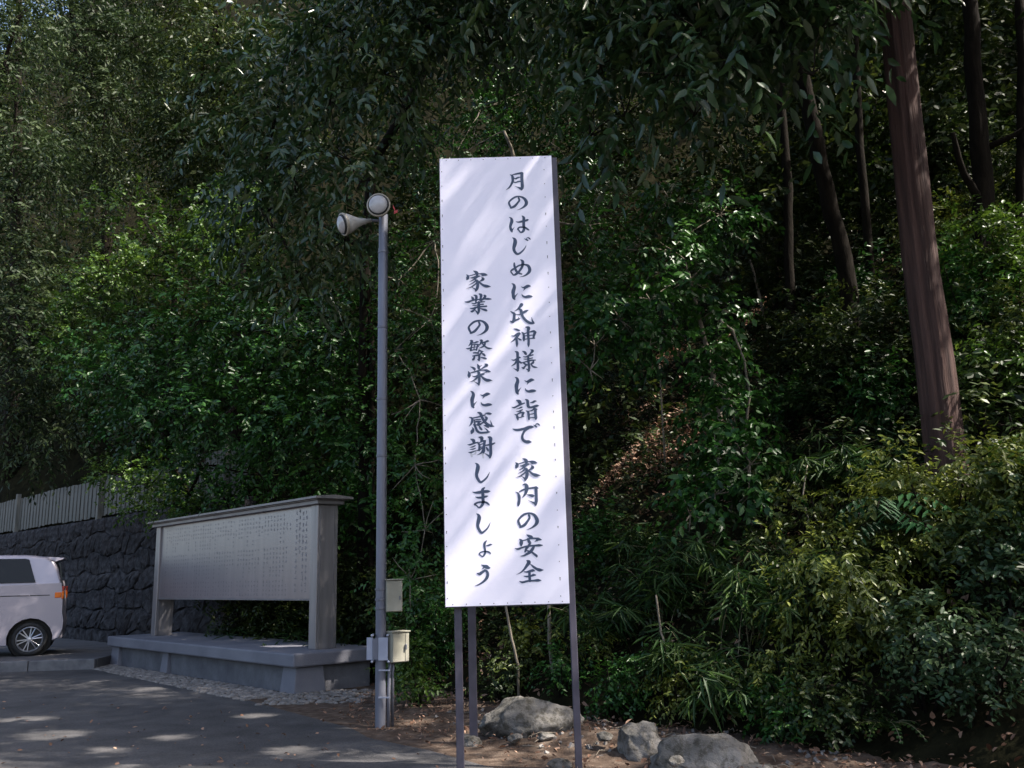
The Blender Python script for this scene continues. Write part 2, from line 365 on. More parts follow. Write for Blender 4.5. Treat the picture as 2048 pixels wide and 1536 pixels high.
# brush strokes of the sign: x, y, width in millimetres from the panel top left corner
GLYPHS = [
[[537,148,5,552,158,17,556,177,21,555,201,19,542,232,15,524,256,11,500,273,1],[557,149,8,580,144,13,603,140,15,623,138,19],[628,140,24,626,179,24,627,219,24,627,251,24,620,272,17],[629,261,17,616,264,21,597,255,11,569,243,1],[566,177,7,579,183,11,594,175,14,612,171,7],[563,210,10,578,213,10,596,207,12,613,205,11]],
[[596,341,14,601,359,15,588,379,15,565,405,19,539,418,15,532,420,10],[535,415,15,523,386,16,526,367,14,554,342,15,579,330,14,609,330,12,636,344,19,653,371,25,652,392,24,636,412,16,606,430,7,576,438,1]],
[[520,494,4,535,504,15,539,526,25,531,552,22,527,573,20,532,596,20,538,612,11],[538,610,12,543,594,9,558,574,1],[571,531,5,587,535,11,612,532,17,642,526,15,658,520,16,665,519,5],[618,486,7,630,502,21,629,531,22,628,568,21,630,589,20,622,609,20,604,618,12,588,598,11,582,590,11,598,577,12,620,577,12,640,581,12,654,593,15,665,601,9]],
[[540,658,4,555,670,20,560,691,29,554,719,28,548,742,23,553,768,21,572,789,18,594,782,15,619,760,12,635,737,7,642,719,1],[631,669,4,642,677,10,654,683,12],[647,675,5,647,667,5,657,661,6,667,668,11,674,676,7]],
[[548,860,11,548,877,16,553,900,18,563,926,18,582,941,15,601,948,11],[596,835,7,610,847,20,611,868,22,603,896,18,582,926,17,560,946,18,541,954,11,531,943,11,521,927,11,529,914,15,549,902,15,574,885,12,596,877,12,625,875,12,650,884,20,661,908,24,658,931,23,637,953,15,613,965,9,582,971,1]],
[[524,1019,4,539,1029,17,543,1050,24,534,1080,28,533,1105,24,536,1130,23,543,1143,12],[542,1128,15,550,1116,10,569,1096,1],[594,1047,4,610,1054,12,627,1051,22,644,1043,23,659,1044,12,664,1045,5],[622,1059,15,609,1078,1],[596,1103,2,603,1118,12,622,1128,18,646,1124,23,666,1125,16,675,1126,4]],
[[592,1186,27,580,1202,19,565,1218,13,550,1228,6,536,1235,2],[509,1234,4,523,1245,14,536,1255,20,535,1277,20,533,1297,22,524,1317,19],[505,1309,6,521,1317,17,543,1305,14,568,1296,11,580,1291,2],[566,1278,1,570,1292,10],[542,1258,5,564,1261,7,581,1259,10,603,1247,18,625,1236,17,640,1230,5],[575,1218,14,587,1231,22,591,1256,20,602,1284,19,623,1310,20,648,1327,20,670,1332,14,684,1331,5],[675,1326,17,668,1311,11,663,1282,1]],
[[528,1367,2,548,1374,14,565,1382,14,575,1381,5],[512,1421,5,530,1424,11,552,1412,19,569,1405,17,576,1410,7],[567,1408,19,554,1427,19,534,1449,13,517,1463,7,501,1472,1],[547,1437,17,548,1459,18,549,1484,18,548,1506,6],[558,1440,6,570,1451,14,582,1456,7],[586,1396,5,598,1408,16,602,1428,17,601,1448,19,601,1463,10],[605,1409,10,627,1402,8,651,1396,10,675,1392,17,689,1401,14],[684,1401,22,676,1425,18,671,1445,13],[604,1426,7,631,1424,7,667,1421,7],[601,1453,10,625,1449,7,654,1447,8,679,1445,11],[616,1359,6,638,1365,24,634,1390,20,634,1424,19,636,1461,18,634,1493,17,633,1513,2]],
[[507,1603,5,525,1607,11,546,1596,12,563,1588,14,572,1589,7],[534,1541,6,550,1551,21,551,1578,20,551,1610,21,551,1642,20,551,1669,20,547,1688,12],[551,1683,17,537,1678,11,516,1665,1],[541,1612,14,531,1632,13,516,1643,8,500,1652,1],[562,1618,14,574,1628,13,581,1630,6],[588,1541,5,603,1549,18,612,1563,18,614,1570,7],[649,1532,7,662,1540,20,650,1556,14,635,1573,12,621,1580,10],[593,1582,5,611,1585,10,635,1578,11,664,1571,10],[596,1600,5,611,1602,8,635,1599,8,660,1594,8],[629,1578,14,629,1612,18,632,1649,17,632,1673,17,625,1695,9],[632,1688,14,620,1680,11,608,1673,1],[562,1625,7,586,1626,7,620,1619,10,648,1612,12,681,1611,7],[591,1628,10,607,1641,14,619,1646,11],[611,1648,10,599,1660,13,592,1670,14,580,1662,6],[667,1615,10,662,1630,17,647,1639,10],[645,1639,7,659,1657,12,675,1664,13,694,1666,2]],
[[527,1734,4,542,1744,17,546,1765,24,537,1795,28,536,1820,24,539,1846,23,546,1859,12],[545,1843,15,553,1831,10,571,1811,1],[597,1762,4,612,1769,12,629,1766,22,646,1758,23,661,1759,12,666,1760,5],[624,1774,15,612,1793,1],[599,1818,2,605,1834,12,624,1843,18,648,1840,23,668,1840,16,677,1842,4]],
[[533,1905,7,551,1914,26,558,1929,26,553,1938,14],[498,1954,4,514,1959,12,538,1949,13,565,1936,14,591,1928,8],[528,1970,2,550,1966,8,564,1959,12,574,1957,6],[527,1987,2,547,1987,9,561,1982,11,574,1976,8],[517,2008,4,532,2017,14,537,2033,19,539,2050,9],[534,2010,9,558,1998,12,577,1998,16,586,1999,9],[579,2001,19,571,2022,14],[540,2034,7,562,2031,8,582,2025,8],[563,1982,9,555,2001,9],[596,1900,5,612,1911,20,615,1935,21,618,1954,21,634,1961,14,658,1956,18,679,1951,18,694,1950,4],[631,1927,4,650,1924,14,664,1917,15,676,1916,6],[662,1963,9,655,1974,12],[599,1984,4,614,1995,16,618,2021,18,619,2047,14],[617,1989,9,641,1984,9,662,1973,14,676,1977,12],[668,1977,21,667,2008,21,669,2037,21,668,2047,14],[626,2012,7,642,2010,9,659,2006,7],[622,2039,8,641,2036,9,662,2037,9]],
[[499,2113,4,521,2122,16,549,2122,19,582,2115,18,611,2107,22,634,2104,21,648,2105,9],[615,2114,14,591,2125,19,577,2144,16,567,2169,17,570,2193,20,589,2209,22,612,2211,23,628,2213,9],[649,2089,2,660,2096,11,672,2105,11],[666,2091,7,672,2082,7,684,2084,11,693,2094,8]],
[[563,2329,3,583,2340,21,591,2352,23,589,2365,16],[512,2357,3,524,2369,19,521,2385,25,515,2395,12],[533,2368,6,559,2361,8,582,2355,9,610,2353,8,628,2356,19,649,2361,21,665,2365,7],[637,2368,9,612,2373,2],[542,2383,5,563,2382,14,586,2375,19,607,2372,12],[591,2377,16,574,2391,14,557,2402,9,532,2414,1],[574,2398,7,590,2410,23,593,2435,22,589,2463,22,578,2484,14],[580,2479,14,567,2467,10,549,2455,1],[580,2405,12,561,2421,10,526,2438,1],[584,2426,10,568,2439,12,542,2455,8,507,2466,1],[625,2383,7,634,2395,23,622,2406,14,606,2412,5],[594,2410,9,608,2422,13,630,2441,17,653,2451,23,671,2454,16,689,2455,2]],
[[504,2566,2,522,2575,11,531,2598,21,531,2623,20,527,2646,21,523,2662,14],[531,2568,5,548,2559,12,571,2550,12,608,2543,12,636,2541,14,654,2539,16,666,2545,9],[652,2541,22,653,2573,22,653,2608,21,652,2635,22,646,2660,18],[646,2653,18,628,2644,11,593,2629,1],[560,2516,5,579,2516,18,587,2532,28,585,2555,25,578,2578,18,565,2596,11,552,2610,1],[585,2588,3,607,2592,14,625,2597,21,641,2598,5]],
[[596,2732,14,600,2750,16,587,2772,16,564,2799,20,539,2812,16,531,2815,10],[534,2809,16,522,2779,17,525,2759,14,553,2732,16,579,2721,14,608,2720,13,635,2734,20,651,2763,26,651,2785,25,635,2806,17,605,2825,8,575,2833,1]],
[[576,2867,4,592,2878,19,609,2886,21,611,2895,10],[524,2897,5,536,2908,21,536,2927,26,535,2943,12],[548,2908,8,572,2903,8,601,2895,13,635,2895,12,656,2901,21,677,2906,7],[648,2909,14,629,2918,1],[584,2897,14,591,2916,21,598,2926,17,588,2944,17,570,2965,17,561,2986,11],[575,2979,10,603,2987,12,626,3004,15,640,3016,17,642,3023,9],[492,2960,5,513,2965,14,544,2955,12,585,2947,13,628,2945,13,662,2944,17,685,2944,5],[626,2948,14,615,2966,21,598,2987,21,574,3001,17,550,3012,11,523,3015,1]],
[[572,3047,9,586,3057,26,571,3080,21,551,3105,14,527,3126,8,494,3141,1],[595,3071,5,614,3088,14,637,3105,18,660,3113,22,686,3114,2],[550,3122,6,570,3124,12,594,3118,17,613,3115,18,624,3119,6],[549,3152,6,569,3155,12,597,3152,12,614,3146,17,631,3147,5],[517,3186,6,537,3193,14,573,3186,13,615,3184,13,644,3183,19,665,3185,6],[587,3120,17,587,3153,19,588,3185,18]],
[[239,911,3,259,922,21,268,934,23,266,948,16],[188,939,3,199,951,18,197,968,25,191,978,11],[209,950,6,235,944,8,259,938,9,287,936,8,306,939,18,327,944,21,343,948,7],[315,951,9,289,956,2],[218,966,5,239,965,14,263,958,18,284,955,12],[268,960,16,251,974,14,234,985,9,208,997,1],[251,981,7,267,993,23,271,1019,22,267,1047,22,256,1068,14],[259,1063,14,245,1051,10,226,1039,1],[258,988,11,239,1004,10,203,1022,1],[262,1009,10,245,1023,11,219,1039,8,184,1049,1],[303,966,7,312,978,23,300,989,14,283,996,5],[272,993,9,286,1005,13,309,1025,17,332,1034,23,351,1037,16,368,1039,2]],
[[241,1101,7,258,1110,19,257,1133,18,254,1155,12],[281,1093,10,294,1103,22,291,1124,17,286,1141,15],[224,1112,6,231,1125,19,238,1137,15],[316,1105,10,325,1113,19,308,1134,15,293,1146,10],[172,1151,4,196,1153,15,226,1143,13,264,1137,10,313,1133,11,347,1134,16,370,1136,5],[224,1162,5,240,1168,10,264,1161,10,293,1156,11,320,1155,8],[230,1181,5,249,1182,8,278,1176,8,310,1174,10],[210,1202,5,232,1204,13,263,1195,14,297,1192,12,332,1190,12],[276,1158,19,275,1191,22,275,1224,19,267,1246,14],[265,1241,12,255,1226,10,248,1218,5],[249,1205,12,239,1218,14,224,1227,17,214,1225,5],[287,1206,6,306,1213,14,326,1220,18,334,1226,10]],
[[274,1312,14,279,1330,16,266,1351,16,242,1378,19,217,1391,15,209,1394,10],[212,1388,15,199,1358,17,202,1339,14,231,1312,16,257,1301,14,287,1300,13,315,1315,19,332,1342,26,331,1364,25,316,1385,17,285,1404,8,254,1412,1]],
[[207,1449,7,219,1454,20,209,1473,14,199,1485,7,190,1490,1],[221,1467,10,240,1467,11,255,1461,14,268,1460,5],[219,1476,11,214,1498,12,209,1523,16],[221,1482,8,245,1480,10,264,1481,12],[263,1482,13,256,1504,12,251,1521,14],[213,1523,11,232,1520,8,251,1519,10],[176,1508,4,192,1510,11,216,1503,8,245,1499,7,269,1496,7],[239,1483,8,235,1501,8,233,1518,8],[278,1448,6,291,1453,20,283,1473,13,271,1487,7],[291,1468,10,315,1464,12,334,1457,16,344,1458,6],[315,1469,14,312,1486,13,295,1500,11,266,1511,1],[293,1471,10,307,1488,12,326,1506,13,345,1513,14,369,1512,2],[270,1522,10,268,1534,10,258,1546,12],[229,1543,10,248,1543,12,267,1549,7],[301,1535,5,284,1532,12,270,1523,10],[292,1537,12,277,1554,12,260,1563,12],[291,1549,7,303,1557,17,312,1567,12],[222,1567,7,243,1564,12,277,1559,11],[270,1561,14,271,1583,17,269,1603,10],[259,1593,7,265,1598,10],[236,1572,12,231,1587,17,224,1594,14],[284,1579,7,305,1585,15,320,1590,12]],
[[202,1646,2,222,1654,14,234,1665,20,234,1674,9],[254,1626,2,263,1644,19,267,1661,19,275,1666,7],[277,1644,6,291,1637,1],[311,1629,8,325,1638,21,308,1650,14,279,1668,5],[188,1680,4,194,1696,19,194,1713,25,193,1724,12],[205,1693,7,236,1685,11,270,1676,11,298,1674,9,319,1677,19,336,1685,17,350,1688,5],[326,1688,9,300,1696,2],[213,1715,2,235,1721,12,264,1712,14,293,1705,17,305,1702,7],[253,1683,9,264,1693,21,267,1722,21,267,1756,18,263,1783,12],[263,1778,14,246,1768,8,223,1754,1],[257,1719,14,245,1736,14,221,1752,8,192,1761,1],[278,1715,9,297,1735,17,320,1750,22,341,1752,18,362,1754,2]],
[[202,1828,4,217,1839,17,222,1859,24,213,1888,28,212,1913,24,215,1938,23,222,1950,12],[221,1935,15,229,1923,10,248,1904,1],[273,1856,4,289,1863,12,306,1860,22,323,1853,23,338,1853,12,343,1854,5],[301,1868,15,288,1886,1],[275,1911,2,282,1926,12,302,1935,18,326,1932,23,345,1932,16,355,1934,4]],
[[188,2019,4,208,2028,16,210,2047,19,200,2071,12,184,2088,1],[218,2026,9,248,2021,11,277,2014,12,305,2006,9],[250,1986,7,270,1996,21,281,2023,20,295,2049,21,313,2071,20,338,2086,19,364,2091,7],[350,2084,14,346,2067,9,340,2045,1],[304,1995,5,324,1996,16,340,1999,16,350,1999,5],[305,2021,12,314,2031,19,304,2049,16,285,2063,12,266,2072,9],[222,2043,7,243,2039,9,269,2038,9],[227,2040,9,228,2074,12],[222,2057,8,245,2053,13,273,2053,9],[257,2060,19,254,2077,19],[233,2078,9,271,2077,9],[207,2094,2,216,2109,16,208,2125,26,204,2137,14],[223,2073,14,233,2095,16,244,2121,18,265,2135,15,297,2135,14,321,2133,14,336,2131,5],[323,2126,9,312,2114,9,295,2099,1],[260,2086,9,268,2103,16,277,2113,12],[294,2084,5,310,2087,16,324,2097,12]],
[[196,2179,6,215,2189,23,219,2203,21],[173,2218,3,191,2220,12,219,2211,12,249,2203,7],[188,2239,2,209,2236,10,228,2228,8],[188,2254,2,209,2253,10,229,2246,7],[178,2274,3,194,2276,12,218,2269,9,236,2262,5],[257,2167,9,276,2174,26,273,2195,16],[247,2207,12,258,2226,16,255,2261,16],[259,2207,7,282,2196,12,301,2195,12],[296,2198,19,291,2231,19,288,2266,21,285,2280,14],[263,2221,8,286,2215,7],[265,2242,7,286,2236,7],[243,2263,9,267,2254,9,295,2238,9],[285,2254,14,271,2280,12,238,2297,1],[298,2229,9,323,2225,12,347,2221,14,368,2213,9],[322,2168,9,338,2178,26,338,2209,21,338,2256,21,337,2291,21,331,2317,14],[331,2310,16,317,2300,12,294,2285,3],[307,2243,9,317,2260,16,320,2269,9]],
[[224,2353,3,238,2362,16,244,2381,28,238,2411,27,233,2437,22,239,2462,21,258,2489,18,279,2482,14,305,2459,12,319,2436,7,329,2417,1]],
[[200,2557,2,220,2563,13,250,2562,21,282,2558,21,310,2557,20,326,2557,6],[223,2593,5,240,2599,13,267,2599,16,295,2593,14,310,2590,6],[287,2530,10,273,2546,21,275,2576,22,275,2608,22,275,2636,21,264,2658,18,245,2669,11,227,2653,9,215,2645,13,237,2634,13,264,2631,14,294,2634,14,312,2646,13,319,2654,6]],
[[226,2711,3,239,2720,16,245,2739,27,239,2768,26,234,2793,21,240,2818,20,258,2844,18,278,2837,13,302,2815,11,315,2793,7,324,2774,1]],
[[293,2902,7,280,2918,17,278,2940,16,282,2965,14,281,2987,15,270,3005,12,261,3009,9,247,2998,8,240,2990,9,257,2978,9,280,2975,9,302,2978,12,316,2987,10,320,2993,5],[290,2936,5,306,2934,11,319,2929,12,331,2929,5]],
[[252,3066,3,271,3074,16,289,3081,27,304,3088,18,313,3088,7],[270,3087,9,254,3096,1],[219,3122,3,240,3127,20,259,3116,19,279,3105,16,295,3121,19,294,3146,21,278,3170,18,253,3189,12,227,3202,8,204,3209,1]]]
FADED = [[197,2284,16,202,2304,14],[203,2294,7,224,2287,9],[232,2267,12,227,2286,12],[279,2286,14,284,2315,14]]
# ------------------------------------------------------------------ setting: ground, road, slope
def sheet(name, pts, z, material, kind='structure'):
    me = bpy.data.meshes.new(name)
    me.from_pydata([(p[0], p[1], z) for p in pts], [], [tuple(range(len(pts)))])
    me.materials.append(material)
    o = put(bpy.data.objects.new(name, me))
    return tag(o, kind=kind)

sheet('ground', [(-300, -300), (300, -300), (300, 300), (-300, 300)], 0.0, M['dirt'])
edge = [at_z(x, y) for x, y in ((228, 1331), (330, 1356), (470, 1394), (600, 1430), (705, 1458), (735, 1476), (860, 1502), (960, 1530), (1150, 1575), (1500, 1640))]
sheet('road', [(-60, 13.6), (-8.2, 14.36)] + [(p.x, p.y) for p in edge] + [(6, 3.2), (14, -4), (40, -60), (-60, -60)], .004, M['asphalt'])

rng = np.random.default_rng(5)
# slope
av = np.concatenate([np.arange(-30, 32, .35), np.arange(32, 90, 2.0)])
dv = np.concatenate([[-.6, -.02, .0], np.arange(.15, 16, .3), np.arange(16, 70, 1.5)])
A, D = np.meshgrid(av, dv, indexing='ij')
Fn = np.interp(A, FOOT[:, 0], FOOT[:, 1]) + D
X = A * T2[0] + Fn * N2[0]; Y = A * T2[1] + Fn * N2[1]
Z, _ = terrain(X, Y)
Z = np.where(D <= -.01, -.35, Z + np.where(D > .1, rng.normal(0, .03, Z.shape), 0))
na, nd = A.shape
idx = np.arange(na * nd).reshape(na, nd)
q = np.stack([idx[:-1, :-1], idx[:-1, 1:], idx[1:, 1:], idx[1:, :-1]], -1).reshape(-1, 4)[:, ::-1]
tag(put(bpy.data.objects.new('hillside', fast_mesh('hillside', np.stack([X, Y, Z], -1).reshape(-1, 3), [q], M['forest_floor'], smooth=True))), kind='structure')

# earth bank round the sign's legs and the boulders
gx = np.arange(-1.75, 4.6, .07); gy = np.arange(4.6, 9.6, .07)
GX, GY = np.meshgrid(gx, gy, indexing='ij')
def bank_z(x, y):
    a = x * T2[0] + y * T2[1]; n = x * N2[0] + y * N2[1]
    d = n - np.interp(a, FOOT[:, 0], FOOT[:, 1])
    m = smooth((d + 1.75) / 1.6)
    return m * (.05 + .10 * np.exp(-((x - .25) ** 2 + (y - 7.35) ** 2) / .35) + .03 * np.exp(-((x - 1.35) ** 2 + (y - 5.95) ** 2) / .1)
                + .012 * np.sin(7 * x + 3 * y) + .012 * np.sin(11 * y - 6 * x)) - .02
GZ = bank_z(GX, GY) + rng.normal(0, .006, GX.shape)
idx = np.arange(GX.size).reshape(GX.shape)
q = np.stack([idx[:-1, :-1], idx[1:, :-1], idx[1:, 1:], idx[:-1, 1:]], -1).reshape(-1, 4)
tag(put(bpy.data.objects.new('earth_bank', fast_mesh('earth_bank', np.stack([GX, GY, GZ], -1).reshape(-1, 3), [q], M['dirt'], smooth=True))), kind='structure')

# raised parking area with its kerb on the left
kA = Vector((-6.62, 14.62, 0)); kd = Vector((-.995, -.095, 0)).normalized(); kn = Vector((-kd.y, kd.x, 0)) * -1
kn = Vector((.095, -.995, 0)).normalized() * -1
mb = MB()
p0, p1 = kA - kd * .0, kA + kd * 22
mb.add([p0 + kn * .14 + Vector((0, 0, -.1)), p1 + kn * .14 + Vector((0, 0, -.1)), p1 + kn * 14 + Vector((0, 0, -.1)), p0 + kn * 6 + Vector((0, 0, -.1)),
        p0 + kn * .14 + Vector((0, 0, .155)), p1 + kn * .14 + Vector((0, 0, .155)), p1 + kn * 14 + Vector((0, 0, .155)), p0 + kn * 6 + Vector((0, 0, .155))],
       [(7, 6, 5, 4), (0, 1, 5, 4), (1, 2, 6, 5), (2, 3, 7, 6), (3, 0, 4, 7)])
tag(mb.build('parking_area', M['paving']), kind='structure')
kerb = tag(bpy.data.objects.new('kerb', None), kind='structure'); put(kerb)
for k in range(22):
    a0, a1 = kA + kd * (k + .006), kA + kd * (k + .994)
    c = (a0 + a1) / 2 + kn * .07
    MB().box((c.x, c.y, .04), (.988, .14, .235), Matrix.Rotation(math.atan2(kd.y, kd.x), 3, 'Z')).build('kerbstone', M['kerb'], kerb, bevel=.012)

# ------------------------------------------------------------------ memorial board on its plinth
C0 = Vector((-2.57, 10.81, 0)); C1 = Vector((-6.68, 15.36, 0))
PL = (C1 - C0).length
brot = math.atan2(C1.y - C0.y, C1.x - C0.x)
board = thing('memorial_board', 'long low board of engraved metal between two posts on a grey concrete plinth', 'notice board', C0, (0, 0, brot))
# local axes: x along the plinth to the far left end, -y into the depth
def bb(s0, s1, d0, d1, z0, z1):
    return MB().box2((s0, -d1, z0), (s1, -d0, z1))
PD = 1.1
bb(.06, PL - .06, .05, PD - .05, -.05, .302).build('plinth_wall', M['plinth_wall'], board, bevel=.01)
bb(-.07, PL + .07, -.07, PD + .07, .303, .458).build('plinth_slab', M['plinth'], board, bevel=.02)
def pier(s0, s1, d0, d1):
    mb = MB()
    e = .035
    mb.add([(s0 - e, -d0 + e, -.05), (s1 + e, -d0 + e, -.05), (s1 + e, -d1 - e, -.05), (s0 - e, -d1 - e, -.05),
            (s0, -d0, .300), (s1, -d0, .300), (s1, -d1, .300), (s0, -d1, .300)],
           [(0, 1, 2, 3), (7, 6, 5, 4), (4, 5, 1, 0), (5, 6, 2, 1), (6, 7, 3, 2), (7, 4, 0, 3)])
    return mb.build('plinth_pier', M['plinth'], board, bevel=.012)
pier(0, .30, 0, .36); pier(PL - .3, PL, 0, .36); pier(PL * .62, PL * .62 + .2, .01, .2)
DP0, DP1 = .40, .69
for s0 in (.27, 5.40):
    p = bb(s0, s0 + .17, DP0, DP1, .458, 2.205).build('post', M['post_metal'], board, bevel=.008)
    for d in (DP0 + .035, DP1 - .055):
        bb(s0 - .006, s0 + .02, d, d + .014, .47, 2.2).build('trim_strip', M['roof_metal'], p)
bb(.442, 5.398, DP0 + .03, DP0 + .12, 1.05, 2.205).build('panel', M['board_metal'], board, bevel=.004)
bb(.442, 5.398, DP0 + .02, DP0 + .13, 1.035, 1.0495).build('panel_edge', M['roof_metal'], board)
cap = bb(.20, 5.64, DP0 - .05, DP1 + .05, 2.2055, 2.255).build('cap_moulding', M['roof_metal'], board, bevel=.006)
bb(.16, 5.69, DP0 - .08, DP1 + .08, 2.2555, 2.270).build('cap_moulding', M['roof_metal'], board, bevel=.004)
mb = MB()
s0, s1, d0, d1 = .11, 5.74, DP0 - .12, DP1 + .12
dm = (d0 + d1) / 2
mb.add([(s0, -d0, 2.2705), (s1, -d0, 2.2705), (s1, -d1, 2.2705), (s0, -d1, 2.2705), (s0, -d0, 2.297), (s1, -d0, 2.297), (s1, -d1, 2.297), (s0, -d1, 2.297), (s0 , -dm, 2.318), (s1, -dm, 2.318)],
       [(0, 1, 2, 3), (4, 5, 1, 0), (6, 7, 3, 2), (9, 8, 4, 5), (8, 9, 6, 7), (5, 9, 6, 2, 1), (7, 8, 4, 0, 3)])
bmx = mb.build('cap_roof', M['roof_metal'], board)
# engraved columns of tiny characters (too small to read in the photograph)
mb = MB(); r = random.Random(3)
yl = -(DP0 + .03) + .0015
def mark(s, z, g):
    for k in range(r.choice((3, 4))):
        if r.random() < .55:
            w, h = g * r.uniform(.5, 1), g * .16
        else:
            w, h = g * .16, g * r.uniform(.5, 1)
        cx, cz = s + g * r.uniform(-.25, .25), z + g * r.uniform(-.35, .35)
        mb.add([(cx + w / 2, yl + k * .0002, cz - h / 2), (cx - w / 2, yl + k * .0002, cz - h / 2), (cx - w / 2, yl + k * .0002, cz + h / 2), (cx + w / 2, yl + k * .0002, cz + h / 2)], [(0, 1, 2, 3)])
for c, (top, bot) in enumerate(((2.13, 1.12), (2.13, 1.15), (2.15, 1.6), (2.13, 1.12))):
    z = top
    while z > bot:
        mark(.60 + c * .085, z, .05); z -= .075
for c in range(48):
    s = 1.02 + c * .088
    blocks = [(2.13, r.choice((1.85, 1.75, 1.9))), (1.70, r.choice((1.4, 1.5, 1.3))), (1.28, 1.1)]
    if c % 9 == 0: blocks = [(2.0, 1.9)]
    for top, bot in blocks:
        z = top
        while z > bot:
            if r.random() < .93: mark(s, z, .036)
            z -= .058
tag(mb.build('inscription', M['etch'], board), kind='stuff')

# cobble strip along the plinth
mb = MB(); r = random.Random(8)
fa = [at_z(x, y) for x, y in ((205, 1333), (590, 1436), (700, 1462))]
for k in range(3000):
    t = r.random()
    if t < .86:
        u = r.random()
        s = u * PL * 1.0
        w = .26 + .42 * (1 - u) * .5 + .15
        p = C0 + (C1 - C0) * u + Vector((-(C1 - C0).y, (C1 - C0).x, 0)).normalized() * (-1) * -(.03 + r.random() * w)
    else:
        p = C0 + Vector((-.1, -.1, 0)) + Vector((r.uniform(-.1, 1.0), r.uniform(-.75, .35), 0))
    a = r.uniform(.016, .040); h = a * r.uniform(.4, .75)
    ang = r.uniform(0, 3.14); e = r.uniform(.65, 1)
    vs = []
    for rr, hh in ((1, 0), (.85, .7)):
        for q6 in range(6):
            tt = ang + q6 * math.pi / 3 + r.uniform(-.2, .2)
            vs.append((p.x + a * rr * math.cos(tt), p.y + a * rr * e * math.sin(tt), .004 + h * hh))
    vs.append((p.x, p.y, .004 + h))
    fs = [(i, (i + 1) % 6, 6 + (i + 1) % 6, 6 + i) for i in range(6)] + [(6 + i, 6 + (i + 1) % 6, 12) for i in range(6)]
    mb.add(vs, fs)
tag(mb.build('cobble_strip', M['pebble'], smooth=False), kind='stuff')

# ------------------------------------------------------------------ stone retaining wall and board fence on the left
W0 = Vector((-4.95, 15.40, 0)); wd = Vector((-.70, .714, 0)).normalized(); wn_ = Vector((-wd.y, wd.x, 0)) * -1   # into the slope
wn_ = Vector((wd.y, -wd.x, 0))
WL = 15.5; WH = 2.74
wall = thing('retaining_wall', 'dark rubble stone retaining wall behind the parked car, fence on top', 'wall', W0, (0, 0, math.atan2(wd.y, wd.x)))
# local: x along the wall to the left, -y into the slope; the face leans back slightly
bat = .10
mb = MB()
mb.add([(0, -.05, -.1), (WL, -.05, -.1), (WL, -.55, -.1), (0, -.55, -.1), (0, -.05 - bat * WH, WH), (WL, -.05 - bat * WH, WH), (WL, -.6, WH), (0, -.6, WH)],
       [(0, 1, 2, 3), (7, 6, 5, 4), (4, 5, 1, 0), (5, 6, 2, 1), (6, 7, 3, 2), (7, 4, 0, 3)])
mb.build('wall_core', M['mortar'], wall)
r = random.Random(21)
nx, nz = 42, 7
gridp = {}
for i in range(nx + 1):
    for j in range(nz + 1):
        x = WL * i / nx + (r.uniform(-.13, .13) if 0 < i < nx else 0)
        z = WH * j / nz + (r.uniform(-.10, .10) if 0 < j < nz else 0)
        if j % 2 and 0 < i < nx: x += .17
        gridp[i, j] = (x, z)
for i in range(nx):
    for j in range(nz):
        q4 = [gridp[i, j], gridp[i + 1, j], gridp[i + 1, j + 1], gridp[i, j + 1]]
        cx = sum(p[0] for p in q4) / 4; cz = sum(p[1] for p in q4) / 4
        ring = []
        for k in range(4):
            a, b = q4[k], q4[(k + 1) % 4]
            for t in (.12, .5, .88):
                ring.append((a[0] + (b[0] - a[0]) * t + r.uniform(-.012, .012), a[1] + (b[1] - a[1]) * t + r.uniform(-.012, .012)))
        vs = []
        lift = r.uniform(.0, .07)
        for f, dy in ((1.0, -.035), (.90, lift * .5), (.45, lift)):
            for x, z in ring:
                xx, zz = cx + (x - cx) * f, cz + (z - cz) * f
                vs.append((xx - cx, dy + r.uniform(-.022, .022) - bat * (zz), zz))
        vs.append((0, lift + .01 - bat * cz, cz))
        n12 = len(ring)
        fs = []
        for lv in (0, 1):
            for k in range(n12):
                k2 = (k + 1) % n12
                fs.append((lv * n12 + k2, lv * n12 + k, (lv + 1) * n12 + k, (lv + 1) * n12 + k2))
        for k in range(n12):
            fs.append((2 * n12 + (k + 1) % n12, 2 * n12 + k, 3 * n12))
        o = MB().add(vs, fs).build('stone', M['wall_stone'], wall)
        o.location = (cx, 0, 0)

fence = thing('board_fence', 'weathered pale fence of upright boards along the top of the stone wall', 'fence', W0 + Vector((0, 0, WH)) + wn_ * .42, (0, 0, math.atan2(wd.y, wd.x)))
r = random.Random(4)
slat = MB().box2((-.062, -.009, .06), (.062, .009, .92)).mesh('slat', M['fence'])
thin = MB().box2((-.045, -.009, .06), (.045, .009, .92)).mesh('slat', M['fence'])
x = .1; k = 0
while x < 15.0:
    wide = k % 3 != 2
    o = put(bpy.data.objects.new('slat', slat if wide else thin), fence)
    panel = int(x / 1.83)
    o.location = (x, .018 if k % 2 else .0, r.uniform(-.012, .012) + .02 * (panel % 2))
    o.rotation_euler = (0, r.uniform(-.008, .008), 0)
    x += .128 if wide else .115; k += 1
post = MB().box2((-.06, -.05, -.02), (.06, .05, 1.04)).mesh('fence_post', M['fence'])
for x in np.arange(.2, 14.5, 6.0):
    o = put(bpy.data.objects.new('fence_post', post), fence); o.location = (x + .5, .075, 0)
for z in (.22, .72):
    MB().box2((0, -.045, z), (15.0, -.0105, z + .07)).build('rail', M['fence'], fence)

